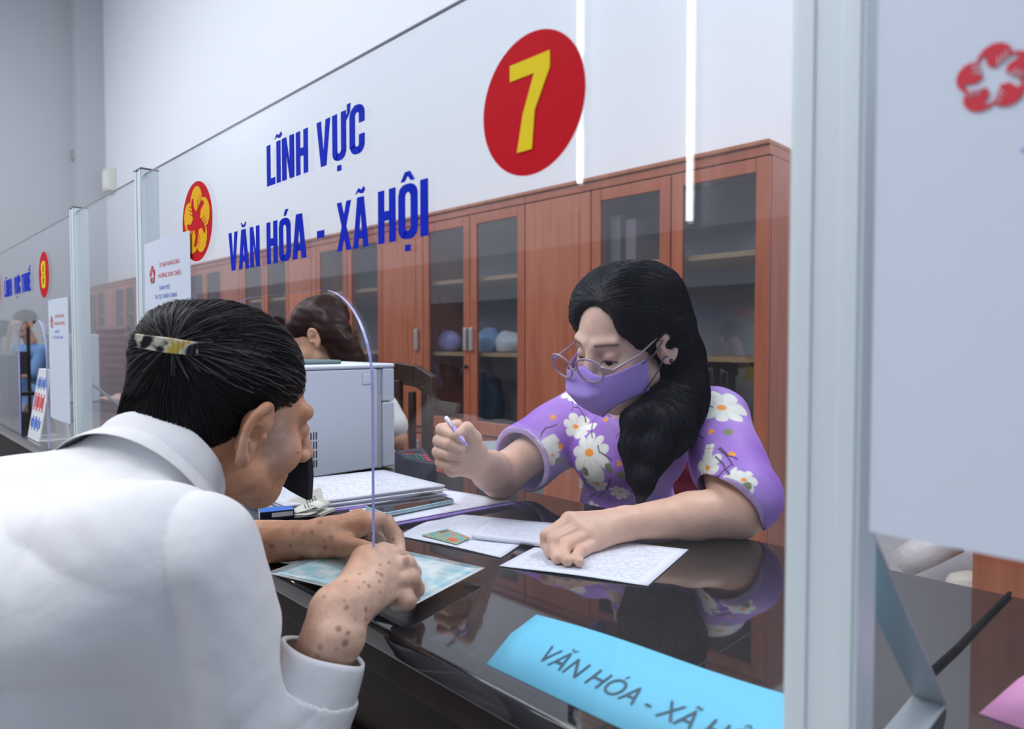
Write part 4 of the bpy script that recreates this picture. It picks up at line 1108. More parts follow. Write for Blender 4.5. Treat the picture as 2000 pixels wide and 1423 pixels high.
# hair, combed back and clipped
hm = SDF()
hm.el(Lm(0, -.025, .066), (.087, .104, .088), .03, R_m)
hm.el(Lm(0, -.066, .002), (.072, .054, .060), .03, R_m)
hm.el(Lm(.004, -.080, -.022), (.050, .040, .046), .025, R_m)
hm.el(Lm(.004, -.088, .098), (.050, .036, .034), .022, R_m)
hm.el(Lm(0, .092, -.060), (.088, .085, .088), .012, R_m, sub=True)
hm.el(Lm(.0, .125, .030), (.080, .050, .050), .012, R_m, sub=True)
hm.el(Lm(.100, .006, -.020), (.030, .040, .050), .012, R_m, sub=True)
hm.el(Lm(-.100, .006, -.020), (.030, .040, .050), .012, R_m, sub=True)
hm.disp(lambda p: .0022 * sines((p - C_m) @ R_m * np.array([1, .25, .8]), 8, 150) + .0009 * sines((p - C_m) @ R_m * np.array([1, .2, 1]), 14, 420))
vh2, fh2 = hm.mesh(.0021)
M_hair2 = hair_mat('greying_black_hair', (.010, .009, .010), .42)
M_hairg = hair_mat('grey_hair_glint', (.10, .095, .095), .4)
adm(sdf_obj('hair', vh2, fh2, M_hair2, None))
CL = Lm(.045, -.100, .060)
CLP = P(333, 673, .760)
def flow_m(p):
    f = CLP - p; l = (p - C_m) @ R_m
    low = (l[:, 2] < .02)[:, None]; return np.where(low, f * .6 + R_m @ np.array([0, -.03, .05]), f)
seeds = vh2[rs.choice(len(vh2), 4200, replace=False)]
o = strands('hair_strands', hm, seeds, flow_m, M_hair2, None, 12, .009, .0006, .0012, 5, wob=.08); adm(o)
g2 = seeds[((seeds - C_m) @ R_m)[:, 2] > .05][:500]
o = strands('grey_hair_glints', hm, g2, flow_m, M_hairg, None, 10, .008, .0005, .0022, 6, wob=.08); adm(o)  # grey hairs kept to the crown, also painting in its light glints
# clip
M_clip = mat('tortoise_clip', (.50, .50, .42), .22, coat=.6, var=((1, 1, 1), 70, .0))
nt = M_clip.node_tree; b_ = nt.nodes['Principled BSDF']; tc = nt.nodes.new('ShaderNodeTexCoord'); nn_ = nt.nodes.new('ShaderNodeTexNoise'); nn_.inputs['Scale'].default_value = 55
cr = nt.nodes.new('ShaderNodeValToRGB'); cr.color_ramp.elements[0].color = (.01, .012, .012, 1); cr.color_ramp.elements[0].position = .40; cr.color_ramp.elements[1].color = (.62, .60, .50, 1); cr.color_ramp.elements[1].position = .52
e_ = cr.color_ramp.elements.new(.62); e_.color = (.50, .36, .06, 1)
nt.links.new(tc.outputs['Object'], nn_.inputs['Vector']); nt.links.new(nn_.outputs[0], cr.inputs[0]); nt.links.new(cr.outputs[0], b_.inputs['Base Color'])
def hit(s, px, py, d):
    r = ray(px, py)
    for _ in range(60): d += s.ev((CAM + r * d)[None])[0] * .9
    return CAM + r * d
ca, cb = hit(hm, 292, 668, .5), hit(hm, 392, 682, .5)
ca = cb + (ca - cb) * 1.22; ca = ca - FWD * .006; cb = cb - FWD * .006
axx = nrm(cb - ca); up_ = nrm(np.array([0, 0, 1]) - axx * axx[2]); ou = np.cross(axx, up_)
mb = MB(); N_ = 14
for i in range(N_):
    t0, t1 = i / N_, (i + 1) / N_
    c0 = ca + (cb - ca) * ((t0 + t1) / 2) - FWD * (.006 * math.sin(PI * (t0 + t1) / 2))
    mb.obox(c0, axx, up_, ou, np.linalg.norm(cb - ca) / N_ / 2 * 1.15, .0085 - .002 * abs(.5 - t0), .0018)
o = adm(mb.build('hair_clip', M_clip, None, smooth=False, bevel=.001))
# black cloth mask hanging from the chin
mk2 = MB()
pa = [P(536, 940, .945), P(566, 895, .945), P(600, 870, .95), P(604, 930, .95), P(601, 978, .945), P(588, 972, .945), P(566, 960, .945)]
n3 = FWD * .006
mk2.add([p for p in pa] + [p + n3 + np.array([0, .006, 0]) for p in pa], [tuple(range(7)), tuple(range(13, 6, -1))] + [(i, (i + 1) % 7, 7 + (i + 1) % 7, 7 + i) for i in range(7)])
adm(mk2.build('black_chin_mask', mat('black_cloth', (.006, .006, .012), .8), None, bevel=.002))
# ================================================================== things on and around the counter
def W2(name, label, cat, loc, grp=None):
    t = empty(name, tuple(loc)); tag(t, label, cat, grp); return t
def top(o, label, cat, grp=None): return tag(o, label, cat, grp)
M_pw = mat('white_paper', (.74, .76, .84), .6)
M_print = paper_mat('printed_paper', (.74, .76, .85), (.50, .52, .62), 40, .50, letters=26)
M_print2 = paper_mat('printed_form', (.74, .76, .85), (.50, .52, .62), 26, .42, letters=14)
M_purple = mat('purple_card', (.30, .20, .62), .5)
# --- blue tent sign
M_cyan = mat('sky_blue_card', (.16, .58, .80), .6)
def tent_sign(base_l, base_r, ridge_l, ridge_r, m, label, text=None, tm=None, back=.055):
    bl, br, rl, rr = (np.array(x, float) for x in (base_l, base_r, ridge_l, ridge_r))
    t = W2('tent_sign', label, 'sign', (bl + br) / 2); o = (bl + br) / 2
    n = 16; vs = []; fs = []; d = nrm(br - bl); out = nrm(np.cross(d, rl - bl)); out = out if out[1] < 0 else -out
    bk = np.array([0, back, 0]); th = out * .0008
    prof = []
    for i in range(n + 1):
        u = i / n; a = bl * (1 - u) + br * u; r = rl * (1 - u) + rr * u
        bend = .0025 * math.sin(u * PI * 3) * (1 - u) + (.006 * (1 - u) ** 6)
        mid = (a + r) / 2 + out * bend; rz = r + np.array([0, 0, .002 * math.sin(u * PI * 2)]); b2 = r + bk; b2[2] = a[2]
        prof.append([a, mid, rz, (rz + b2) / 2, b2])
    for off in (0, 1):
        for q in prof:
            for p in q: vs.append(p - o - th * off)
    k = 5; N = (n + 1) * k
    for off in (0, 1):
        for i in range(n):
            for j in range(k - 1):
                a = off * N + i * k + j; q = (a, a + k, a + k + 1, a + 1); fs.append(q if off else q[::-1])
    for i in (0, n):
        for j in range(k - 1): a = i * k + j; fs.append((a, a + 1, a + 1 + N, a + N))
    for j in (0, k - 1):
        for i in range(n): a = i * k + j; fs.append((a, a + k, a + k + N, a + N))
    MB().add(vs, fs).build('card', m, t, smooth=True)
    if text:
        L = np.linalg.norm(br - bl)
        def f(x, y, z):
            u = x / L; a = bl * (1 - u) + br * u; r = rl * (1 - u) + rr * u
            bend = .0025 * math.sin(u * PI * 3) * (1 - u) + (.006 * (1 - u) ** 6); h = np.linalg.norm(r - a)
            v = y / h; mid = (a + r) / 2 + out * bend
            p = a + (mid - a) * (v / .5) if v < .5 else mid + (r + np.array([0, 0, .002 * math.sin(u * PI * 2)]) - mid) * ((v - .5) / .5)
            return p - o + out * .0012
        v, fc = text_mesh(text[0], text[1], lambda a, b, c: f(a + text[2], b + text[3], c), sx=.80, shear=.34, offset=-.0002)
        MB().add(v, fc).build('lettering', tm, t)
    return t
bl = onz(950, 1296, TZ + .0005); br = bl + np.array([.312, .006, 0])
rl = np.array([-.494, .522, TZ + .030]); rr = np.array([-.20, .556, TZ + .030])
tent_sign(bl, br, rl, rr, M_cyan, 'sky blue folded paper name sign lying at the front edge of the black counter', ('VĂN HÓA - XÃ HỘI', .0310, .045, .025), mat('grey_ink', (.05, .09, .13), .6))
M_pink = mat('pink_card', (.72, .30, .55), .6)
b1 = onz(1912, 1392, TZ + .0005)
tent_sign(b1, b1 + np.array([.28, -.02, 0]), b1 + np.array([.045, .065, .045]), b1 + np.array([.29, .06, .045]), M_pink, 'pink folded paper sign at the bottom right corner of the photo')
# --- papers
def quadz(pts, z): return [onz(x, y, z) for x, y in pts]
o = sheet('paper_sheet', quadz([(975, 1105), (1265, 1144), (1345, 1073), (1085, 1047)], TZ + .001), M_print, curl=lambda u, v: .0015 * math.sin(u * 3) ** 2)
top(o, 'printed sheet under the clerk\'s hand, closest to the blue sign', 'paper')
o = sheet('paper_sheet', quadz([(778, 1046), (978, 1089), (1085, 1022), (868, 1003)], TZ + .001), M_print2, curl=lambda u, v: .0015 * math.sin(v * 4 + u * 3) ** 2)
top(o, 'wrinkled printed form with the small coloured card lying on it', 'paper')
bkq = quadz([(921, 1051), (1066, 1068), (1118, 1032), (962, 1021)], TZ + .004)
o = sheet('folded_letter', bkq, M_print, th=.006, curl=lambda u, v: .003 * math.sin(v * PI)); top(o, 'folded printed booklet pinned beneath the knuckles of the clerk', 'booklet')
cq = quadz([(823, 1045), (891, 1063), (919, 1050), (873, 1033)], TZ + .0045)
M_id = mat('identity_card', (.2, .5, .55), .3, coat=.4); nt = M_id.node_tree; b_ = nt.nodes['Principled BSDF']; uv = nt.nodes.new('ShaderNodeUVMap'); nn_ = nt.nodes.new('ShaderNodeTexNoise'); nn_.inputs['Scale'].default_value = 6
cr = nt.nodes.new('ShaderNodeValToRGB'); cr.color_ramp.elements[0].color = (.10, .42, .48, 1); cr.color_ramp.elements[0].position = .42; cr.color_ramp.elements[1].color = (.62, .30, .14, 1); cr.color_ramp.elements[1].position = .60
e_ = cr.color_ramp.elements.new(.5); e_.color = (.30, .52, .30, 1)
nt.links.new(uv.outputs[0], nn_.inputs['Vector']); nt.links.new(nn_.outputs[0], cr.inputs[0]); nt.links.new(cr.outputs[0], b_.inputs['Base Color'])
idc = W2('identity_card', 'small teal and orange plastic identity card on the wrinkled form', 'card', cq[0])
o = sheet('card', [q - cq[0] for q in cq], M_id, idc, th=.0009, nu=2, nv=2)
a = cq[0]; eu = cq[1] - cq[0]; ev_ = cq[3] - cq[0]
def cq_(u, v): return eu * u + ev_ * v + np.array([0, 0, .0011])
MB().add([cq_(*x) for x in ((.06, .55), (.20, .55), (.20, .85), (.06, .85))], [(0, 1, 2, 3)]).build('chip', mat('gold_chip', (.12, .16, .14), .3), idc)
MB().add([cq_(.72 + .12 * math.cos(t), .25 + .16 * math.sin(t)) for t in np.linspace(0, 2 * PI, 16)[:-1]], [tuple(range(15))]).build('seal', mat('seal_red', (.75, .14, .06), .4), idc)
# purple folder, sheet, phone
f1 = quadz([(632, 992), (760, 1031), (1003, 986), (875, 962)], TZ + .0008)
fo = W2('purple_folder', 'thin purple folder under the white sheet that carries the phone', 'folder', f1[0])
sheet('back_cover', [q - f1[0] for q in f1], M_purple, fo, th=.001)
sheet('front_cover', [q - f1[0] + np.array([.006, -.002, 0]) for q in f1], M_purple, fo, th=.001, lift=.004, curl=lambda u, v: .003 * (1 - u))
o = sheet('paper_sheet', quadz([(636, 986), (757, 1021), (999, 977), (868, 957)], TZ + .0085), M_print2, curl=lambda u, v: .0012 * math.sin(u * 5)); top(o, 'white sheet under the phone on top of the purple folder', 'paper')
pq = quadz([(719, 993), (758, 1009), (884, 983), (839, 971)], TZ + .0105)
pc = sum(pq) / 4; ax = nrm((pq[2] - pq[1]) + (pq[3] - pq[0])); ay = np.cross((0, 0, 1), ax)
ph = W2('mobile_phone', 'dark screened phone with pale blue metal rim on the white sheet', 'phone', pc); ph.rotation_euler = (0, 0, math.atan2(ax[1], ax[0]))
def rounded(hx, hy, r, n=6): return [(cx + r * math.cos(a), cy + r * math.sin(a)) for cx, cy, a0 in ((hx - r, hy - r, 0), (-hx + r, hy - r, 90), (-hx + r, -hy + r, 180), (hx - r, -hy + r, 270)) for a in [math.radians(a0 + 90 * i / n) for i in range(n + 1)]]
def plate(mb, o2, z0, z1, f=lambda x, y, z: (x, y, z)):
    n = len(o2); return mb.add([f(x, y, z0) for x, y in o2] + [f(x, y, z1) for x, y in o2], [tuple(range(n - 1, -1, -1)), tuple(range(n, 2 * n))] + [(i, (i + 1) % n, n + (i + 1) % n, n + i) for i in range(n)])
plate(MB(), rounded(.079, .037, .010), 0, .0078).build('rim', mat('pale_blue_metal', (.34, .50, .55), .25, metal=.5), ph, bevel=.0015)
plate(MB(), rounded(.0765, .0345, .009), .0078, .0083).build('screen', mat('phone_screen', (.006, .006, .008), .03, ior=1.6), ph)
mb = MB()
for x in (-.055, -.035, .03, .05): mb.box(x - .006, x + .006, -.0375, -.0368, .003, .0048)
mb.build('side_button', mat('button_metal', (.28, .42, .47), .3, metal=.5), ph)
# paper stack with purple folders in between, pencil
A, B = onz(868, 945, TZ + .034), onz(754, 917, TZ + .034); e1 = B - A; e2_ = nrm(onz(560, 958, TZ + .034) - A); e2_ = nrm(e2_ - nrm(e1) * (e2_ @ nrm(e1)) * .7)
stk = []
rs = np.random.RandomState(8)
zc = TZ + .0006
for i in range(9):
    th = (.0035, .0012, .004, .003, .0012, .0035, .003, .0028, .0035)[i]; m = M_purple if i in (0, 3) else (M_print if i == 8 else M_pw)
    A0_ = np.array([A[0], A[1], 0]) + np.array([*(rs.normal(size=2) * .005), 0]); dd = rs.normal() * .02
    v1 = nrm(e1) * .225; v2 = np.array([e2_[0] * math.cos(dd) - e2_[1] * math.sin(dd), e2_[0] * math.sin(dd) + e2_[1] * math.cos(dd), 0]) * .315
    z = zc
    cs = [A0_ + np.array([0, 0, z]), A0_ + v1 + np.array([0, 0, z]), A0_ + v1 + v2 + np.array([0, 0, z]), A0_ + v2 + np.array([0, 0, z])]
    o = sheet('purple_folder' if m is M_purple else 'paper_bundle', cs, m, th=th, nu=6, nv=8, curl=lambda u, v, k=rs.rand() * 6: .0003 * math.sin(v * 5 + k))
    nm = ['lowest', 'second', 'third', 'fourth', 'fifth', 'sixth', 'seventh', 'eighth', 'topmost']
    top(o, (f'purple folder, {nm[i]} layer of the paper pile before the printer' if m is M_purple else f'bundle of white papers, {nm[i]} layer of the pile before the printer'), 'folder' if m is M_purple else 'paper', 'papers piled before the printer')
    zc += th + .0007
p0, p1 = onz(600, 997, TZ + .0135), onz(757, 975, TZ + .0135); pd = p1 - p0
pn = W2('pencil', 'red pencil with a gold end lying between paper pile and white sheet', 'pencil', p0)
MB().tube([(0, 0, 0), tuple(pd * .9)], .0035, 6).build('shaft', mat('red_lacquer', (.62, .015, .03), .3, coat=.4), pn)
MB().tube([tuple(pd * .9), tuple(pd * .905), tuple(pd * .93), tuple(pd * .935), tuple(pd * .96), tuple(pd * .97), tuple(pd)], [.0037, .0043, .0043, .0037, .0043, .0043, .0034], 10).build('ferrule', mat('gold_metal', (.80, .50, .08), .25, metal=.7), pn, smooth=True)
# visitor's laminated document
dq = quadz([(520, 1119), (797, 1187), (947, 1108)], TZ + .0125); dq.append(dq[0] + dq[2] - dq[1])
M_doc = mat('pale_blue_document', (.45, .68, .75), .18, coat=.7); nt = M_doc.node_tree; b_ = nt.nodes['Principled BSDF']; uv = nt.nodes.new('ShaderNodeUVMap'); nn_ = nt.nodes.new('ShaderNodeTexNoise'); nn_.inputs['Scale'].default_value = 7; nn_.inputs['Detail'].default_value = 6
cr = nt.nodes.new('ShaderNodeValToRGB'); cr.color_ramp.elements[0].color = (.32, .64, .74, 1); cr.color_ramp.elements[0].position = .38; cr.color_ramp.elements[1].color = (.70, .82, .82, 1); cr.color_ramp.elements[1].position = .60
nt.links.new(uv.outputs[0], nn_.inputs['Vector']); nt.links.new(nn_.outputs[0], cr.inputs[0]); nt.links.new(cr.outputs[0], b_.inputs['Base Color'])
do = W2('laminated_document', 'pale blue laminated document held flat under the visitor\'s hands', 'document', dq[0])
sheet('sleeve', [q - dq[0] for q in dq], mat('clear_plastic_sleeve', (.74, .80, .82), .12, coat=.6), do, th=.0008, curl=lambda u, v: .001 * math.sin(u * 4))
c_ = sum(dq) / 4; sheet('document', [c_ + (q - c_) * .955 - dq[0] for q in dq], M_doc, do, th=.0006, lift=.0009, curl=lambda u, v: .001 * math.sin(u * 4))
# --- black stand base with matchbox and receipt
bc = onz(565, 1012, TZ)
bs_ = W2('monitor_base', 'round-cornered glossy black stand base beside the visitor\'s forearm', 'stand', bc); bs_.rotation_euler = (0, 0, math.radians(20))
plate(MB(), rounded(.105, .070, .045, 10), .0005, .013).build('plate', mat('gloss_black_plastic', (.006, .006, .009), .12), bs_, bevel=.003, seg=3)
BZ = TZ + .0138
a, b = onz(508, 1018, BZ), onz(566, 1012, BZ); d = nrm(b - a); pr_ = np.cross((0, 0, 1), d)
mx_ = W2('small_box', 'small blue and black carton beside the crumpled receipt', 'box', a); mx_.rotation_euler = (0, 0, math.atan2(d[1], d[0]))
MB().box(0, .056, 0, .034, 0, .0150).build('carton', mat('black_carton', (.006, .008, .03), .35), mx_, bevel=.0008)
MB().box(.0005, .0555, .0005, .0335, .0150, .0154).build('blue_top', mat('blue_carton', (.02, .14, .55), .35), mx_)
MB().box(-.0004, 0, .0008, .0332, .0005, .0146).build('white_end', mat('white_carton', (.70, .72, .74), .5), mx_)
MB().box(.019, .054, -.0004, 0, .005, .0125).build('pale_label', paper_mat('label_print', (.50, .50, .56), (.1, .1, .14), 3, .5, margin=0), mx_)
rb = onz(606, 1004, BZ)
rc_ = W2('receipt', 'crumpled folded white receipt with black print on the black base', 'receipt', rb)
M_rcp = mat('receipt_paper', (.66, .66, .60), .7, sss=.0)
def ribbon(prof, wdir, wd, name, m, parent, th=.0005, n=2):
    vs = []; fs = []; k = len(prof)
    for off in (0, 1):
        for j in range(n + 1):
            for p in prof: vs.append(np.array(p) + np.array(wdir) * wd * (j / n - .5) + np.array([0, 0, th * off]))
    N = k * (n + 1)
    for off in (0, 1):
        for j in range(n):
            for i in range(k - 1): a = off * N + j * k + i; q = (a, a + 1, a + k + 1, a + k); fs.append(q if off else q[::-1])
    for j in (0, n):
        for i in range(k - 1): a = j * k + i; fs.append((a, a + 1, a + 1 + N, a + N))
    for i in (0, k - 1):
        for j in range(n): a = j * k + i; fs.append((a, a + k, a + k + N, a + N))
    return MB().add(vs, fs).build(name, m, parent, smooth=True)
Rr = RGT; Dd = np.array([FWD[0], FWD[1], 0]) / math.hypot(FWD[0], FWD[1])
for z in (.001, .003, .005):
    ribbon([Rr * x + np.array([0, 0, z + .001 * math.sin(x * 90)]) for x in np.linspace(-.022, .032, 8)], nrm(Dd + Rr * .3), .05, 'folded_layer', M_rcp, rc_)
pts_ = [Rr * (.030 * math.cos(t) - .002) + np.array([0, 0, .016 + .010 * math.sin(t)]) - Dd * .01 for t in np.linspace(-1.5, 1.2, 9)]
ribbon(pts_, nrm(Dd + Rr * .2), .045, 'curled_layer', M_rcp, rc_)
P0 = np.array([0, 0, 0.0])
v_ = [Rr * -.060 + Dd * .02 + np.array([0, 0, .012]), Rr * -.020 - Dd * .015 + np.array([0, 0, .006]), Rr * .030 - Dd * .010 + np.array([0, 0, .020]), Rr * .015 + Dd * .012 + np.array([0, 0, .046]), Rr * -.028 + Dd * .03 + np.array([0, 0, .033])]
o = MB().add(v_ + [p + Dd * .0008 for p in v_], [(0, 1, 2), (0, 2, 3, 4), (5, 7, 6), (5, 9, 8, 7)] + [(i, (i + 1) % 5, 5 + (i + 1) % 5, 5 + i) for i in range(5)]).build('raised_flap', M_rcp, rc_)
mb = MB(); fn = nrm(np.cross(v_[2] - v_[1], v_[3] - v_[1])); fn = fn if fn @ FWD < 0 else -fn
for k in range(16):
    u_, w_ = .30 + .45 * ((k * 7) % 16) / 16, .18 + .5 * (k % 4) / 4
    c0 = v_[1] * (1 - u_) + v_[2] * u_; c0 = c0 * (1 - w_) + (v_[4] * (1 - u_) + v_[3] * u_) * w_
    mb.obox(c0 + fn * .0006, v_[3] - v_[2], v_[2] - v_[1], fn, .0022 if k % 3 else .004, .0006, .0002)
mb.build('black_print', mat('thermal_ink', (.03, .03, .03), .7), rc_)
# --- printer
PX, PY0, PY1, PZ0, PZ1 = -1.45, .69, 1.005, TZ + .004, 1.043
pt = W2('laser_printer', 'white box-shaped printer standing on the counter behind the paper pile', 'printer', (PX - .19, (PY0 + PY1) / 2, TZ))
def pb(mb, n, m, par=None, **k):
    o = mb.build(n, m, **k); o.parent = par or pt; o.matrix_parent_inverse = Matrix.Translation(tuple(-np.array([PX - .19, (PY0 + PY1) / 2, TZ]))); return o
M_prn = mat('printer_white', (.60, .67, .76), .4); M_prn2 = mat('printer_edge', (.42, .47, .54), .4)
pb(MB().box(PX - .38, PX, PY0, PY1 - .050, PZ0, PZ1 - .010), 'side_body', M_prn, bevel=.004)
pb(MB().box(PX - .38, PX - .002, PY1 - .050, PY1 - .038, PZ0, PZ1 - .012), 'shadow_gap', M_prn2)
pb(MB().box(PX - .38, PX + .001, PY1 - .036, PY1, PZ0 + .0, PZ1 - .095), 'front_bezel', M_prn, bevel=.004)
pb(MB().box(PX - .38, PX + .001, PY1 - .036, PY1, PZ1 - .093, PZ1 - .010), 'upper_bezel', M_prn, bevel=.004)
pb(MB().box(PX - .382, PX + .002, PY0 - .002, PY1 + .001, PZ1 - .009, PZ1 + .002), 'lid', mat('printer_lid', (.70, .76, .84), .35), bevel=.004)
pb(MB().box(PX - .30, PX - .05, PY0 + .03, PY1 - .12, PZ1 + .002, PZ1 + .012), 'paper_tray', mat('grey_green_tray', (.10, .16, .17), .4), bevel=.004)
q = onx(717, 741, PX)[1]
pb(MB().box(PX - .002, PX + .0015, q - .013, q + .013, PZ1 - .048, PZ1 - .022), 'release_button', M_prn, bevel=.002)
pb(MB().box(PX - .004, PX + .0004, q - .0145, q + .0145, PZ1 - .0495, PZ1 - .0205), 'button_gap', M_prn2)
for i in range(12):
    for r_ in range(4):
        y = onx(618, 880, PX)[1] - i * .0068; z = onx(618, 905 - 18 * r_, PX)[2]
        pb(MB().box(PX - .001, PX + .0006, y - .0014, y + .0014, z - .008, z + .009), 'vent_slot', mat('slot_black', (.02, .02, .03), .6) if i + r_ == 0 else bpy.data.materials['slot_black'])
# --- desk terminal, green band
tq = quadz([(792, 896), (852, 906), (826, 876), (770, 883)], TZ + .055)
tm_ = W2('calculator', 'dark desk calculator with red and green keys to the right of the printer', 'calculator', tq[0])
vs = [q - tq[0] for q in tq]; vb = [v - np.array([0, 0, .055 if i < 2 else .052]) for i, v in enumerate(vs)]
vs = [v + np.array([0, 0, (0, 0, .004, .004)[i]]) for i, v in enumerate(vs)]
MB().add(vs + vb, [(0, 1, 2, 3), (7, 6, 5, 4), (0, 4, 5, 1), (1, 5, 6, 2), (2, 6, 7, 3), (3, 7, 4, 0)]).build('case', mat('dark_case', (.015, .016, .035), .45), tm_, bevel=.003)
def tqp(u, v, h=.0008): return vs[0] * (1 - u) * (1 - v) + vs[1] * u * (1 - v) + vs[2] * u * v + vs[3] * (1 - u) * v + np.array([0, 0, h])
MB().add([tqp(*x) for x in ((.10, .70), (.85, .70), (.85, .92), (.10, .92))], [(0, 1, 2, 3)]).build('display', mat('display_dark', (.03, .05, .08), .15), tm_)
MB().add([tqp(*x) for x in ((.15, .56), (.55, .56), (.55, .62), (.15, .62))], [(0, 1, 2, 3)]).build('red_legend', mat('legend_red', (.5, .02, .03), .4), tm_)
for i in range(5):
    for j in range(3):
        u, v = .12 + i * .16, .10 + j * .14
        MB().add([tqp(u, v, .002), tqp(u + .11, v, .002), tqp(u + .11, v + .09, .002), tqp(u, v + .09, .002), tqp(u, v, 0), tqp(u + .11, v, 0), tqp(u + .11, v + .09, 0), tqp(u, v + .09, 0)], [(0, 1, 2, 3), (0, 4, 5, 1), (1, 5, 6, 2), (2, 6, 7, 3), (3, 7, 4, 0)]).build('key', mat('key_green', (.04, .10, .09), .5) if i + j == 0 else bpy.data.materials['key_green' if i < 4 else 'legend_red'], tm_)
g0 = [onz(x, y, TZ + .004) for x, y in ((788, 927), (808, 919), (827, 922), (824, 928), (806, 931), (788, 927))]
o = MB().tube([q - g0[0] for q in g0], .0017, 6).build('green_band', mat('green_rubber', (.03, .28, .12), .4), None, smooth=True); o.location = g0[0]; top(o, 'thin green rubber band on the counter below the calculator', 'band')
# cable on the right
cpts = [onz(1822, 1306, TZ + .003), onz(1870, 1262, TZ + .003), onz(1925, 1205, TZ + .003), onz(1968, 1162, TZ + .003), onz(1972, 1158, TZ + .003)]
o = MB().tube([q - cpts[0] for q in cpts], .0026, 8).build('black_cable', mat('cable_rubber', (.003, .003, .006), .7, spec=.1), None, smooth=True); o.location = cpts[0]; top(o, 'black cable across the counter right of the nearest upright', 'cable')
tb = onz(1990, 1300, TZ)
t = W2('tablet_stand', 'grey upright board cut by the right edge, beneath the near notice', 'board', tb + np.array([.01, .06, 0]))
MB().box(-.002, .16, -.006, .006, .0006, .30).build('board', mat('board_grey', (.16, .19, .23), .5), t, bevel=.002)
MB().box(.03, .13, -.03, .03, .0006, .008).build('foot', M_grey, t, bevel=.002)
# pen in the clerk's right hand
a, b = P(871, 815, 1.135), P(913, 873, 1.108)
pen = W2('pen', 'lilac and white ball pen held in the clerk\'s raised right fist', 'pen', a); d = b - a
MB().tube([tuple(d * t) for t in (.33, .34, .80, .93)], [.0038, .0042, .0042, .0026], 12).build('barrel', mat('lilac_plastic', (.48, .34, .78), .3, coat=.3), pen, smooth=True)
MB().tube([tuple(d * t) for t in (.93, .94, 1.0)], [.0026, .0022, .0008], 12).build('tip', mat('lilac_tip', (.55, .45, .80), .3), pen, smooth=True)
MB().tube([tuple(d * t) for t in (-.02, .0, .33)], [.0028, .0037, .0040], 12).build('cap', mat('white_cap', (.82, .82, .84), .25, coat=.4), pen, smooth=True)
s1 = nrm(np.cross(d, FWD)); MB().tube([tuple(d * .03 - FWD * .0055), tuple(d * .30 - FWD * .006)], .0011, 6).build('clip', bpy.data.materials['white_cap'], pen)

# ================================================================== chairs, colleague, far desks
M_mar = mat('maroon_leather', (.11, .008, .018), .35); M_blk = mat('black_plastic', (.012, .012, .015), .4)
def office_chair(loc, rz, label, m, hgt=.90, w=.36, zb=.50):
    t = W2('office_chair', label, 'chair', loc); t.rotation_euler = (0, 0, rz)
    s = SDF(); 
    nr2 = max(7, int((hgt - zb) / .055))
    for i in range(nr2 + 1):
        f_ = i / nr2; z = zb + (hgt - zb) * f_; e_ = .03 if i == nr2 else 0
        s.rc((-w / 2 + .03 + e_, .02 - .03 * math.sin(f_ * 2.5), z), (w / 2 - .03 - e_, .02 - .03 * math.sin(f_ * 2.5), z), .034, .034, .03)
    v, f = s.mesh(.008); sdf_obj('backrest', v, f, m, t)
    s = SDF(); s.el((0, -.26, .46), (w / 2 + .03, .24, .05), .02); v, f = s.mesh(.01); sdf_obj('seat', v, f, m, t)
    MB().tube([(0, -.24, .44), (0, -.24, .10)], .028, 12).build('gas_column', M_blk, t)
    for k in range(5):
        a = k * 2 * PI / 5; l = MB().tube([(0, -.24, .10), (.28 * math.cos(a), -.24 + .28 * math.sin(a), .06)], [.025, .018], 8).build('leg', M_blk, t)
        MB().ell((.28 * math.cos(a), -.24 + .28 * math.sin(a), .028), (.026, .026, .026), 10, 8).build('caster', M_blk, l, smooth=True)
    MB().tube([(0, -.05, .44), (0, .05, .46), (0, .055, zb + .05)], .014, 8).build('back_support', M_blk, t)
    return t
office_chair((-.965, 1.50, 0), 0.0, 'maroon leather office chair directly behind the clerk in purple', M_mar, .90, .34)
M_dw = wood('dark_brown_wood', (.030, .016, .012), (.055, .028, .02), .4)
wc = P(776, 800, 2.5); t = W2('wooden_chair', 'dark brown wooden chair with slatted back beside the white printer', 'chair', (wc[0], wc[1], 0)); t.rotation_euler = (0, 0, math.radians(20))
for x in (-.13, .0, .13):
    MB().box(x - .018, x + .018, -.015, .015, .45 if x == 0 else 0, .96 - abs(x) * .15).build('leg' if x else 'back_slat', M_dw, t, bevel=.004)
for x in (-.065, .065): MB().box(x - .012, x + .012, -.01, .01, .45, .92).build('back_slat', M_dw, t, bevel=.003)
mb = MB(); pts_ = [(-.15, 0, .945), (-.08, .012, .975), (0, .018, .985), (.08, .012, .975), (.15, 0, .945)]
for a_, b_2 in zip(pts_[:-1], pts_[1:]): mb.obox((np.array(a_) + b_2) / 2, np.array(b_2) - a_, (0, 1, 0), (0, 0, 1), .052, .018, .038)
mb.build('top_rail', M_dw, t, bevel=.004)
MB().box(-.17, .17, -.34, .0, .42, .455).build('seat', M_dw, t, bevel=.006)
for x in (-.14, .14): MB().box(x - .02, x + .02, -.33, -.29, 0, .42).build('leg', M_dw, t, bevel=.003)
# grey bin beyond the counter
gb = P(978, 872, 2.1); gz = gb[2]
t = W2('grey_bin', 'round grey lidded bin beyond the counter beside the raised fist', 'bin', (gb[0], gb[1], 0))
MB().tube([(0, 0, 0), (0, 0, .3), (0, 0, gz - .03)], [.10, .12, .135], 28).build('body', mat('bin_grey', (.20, .22, .25), .45), t, smooth=False)
MB().tube([(0, 0, gz - .03), (0, 0, gz - .028), (0, 0, gz - .005), (0, 0, gz)], [.135, .146, .146, .13], 28).build('lid', mat('bin_lid', (.28, .31, .34), .4), t)

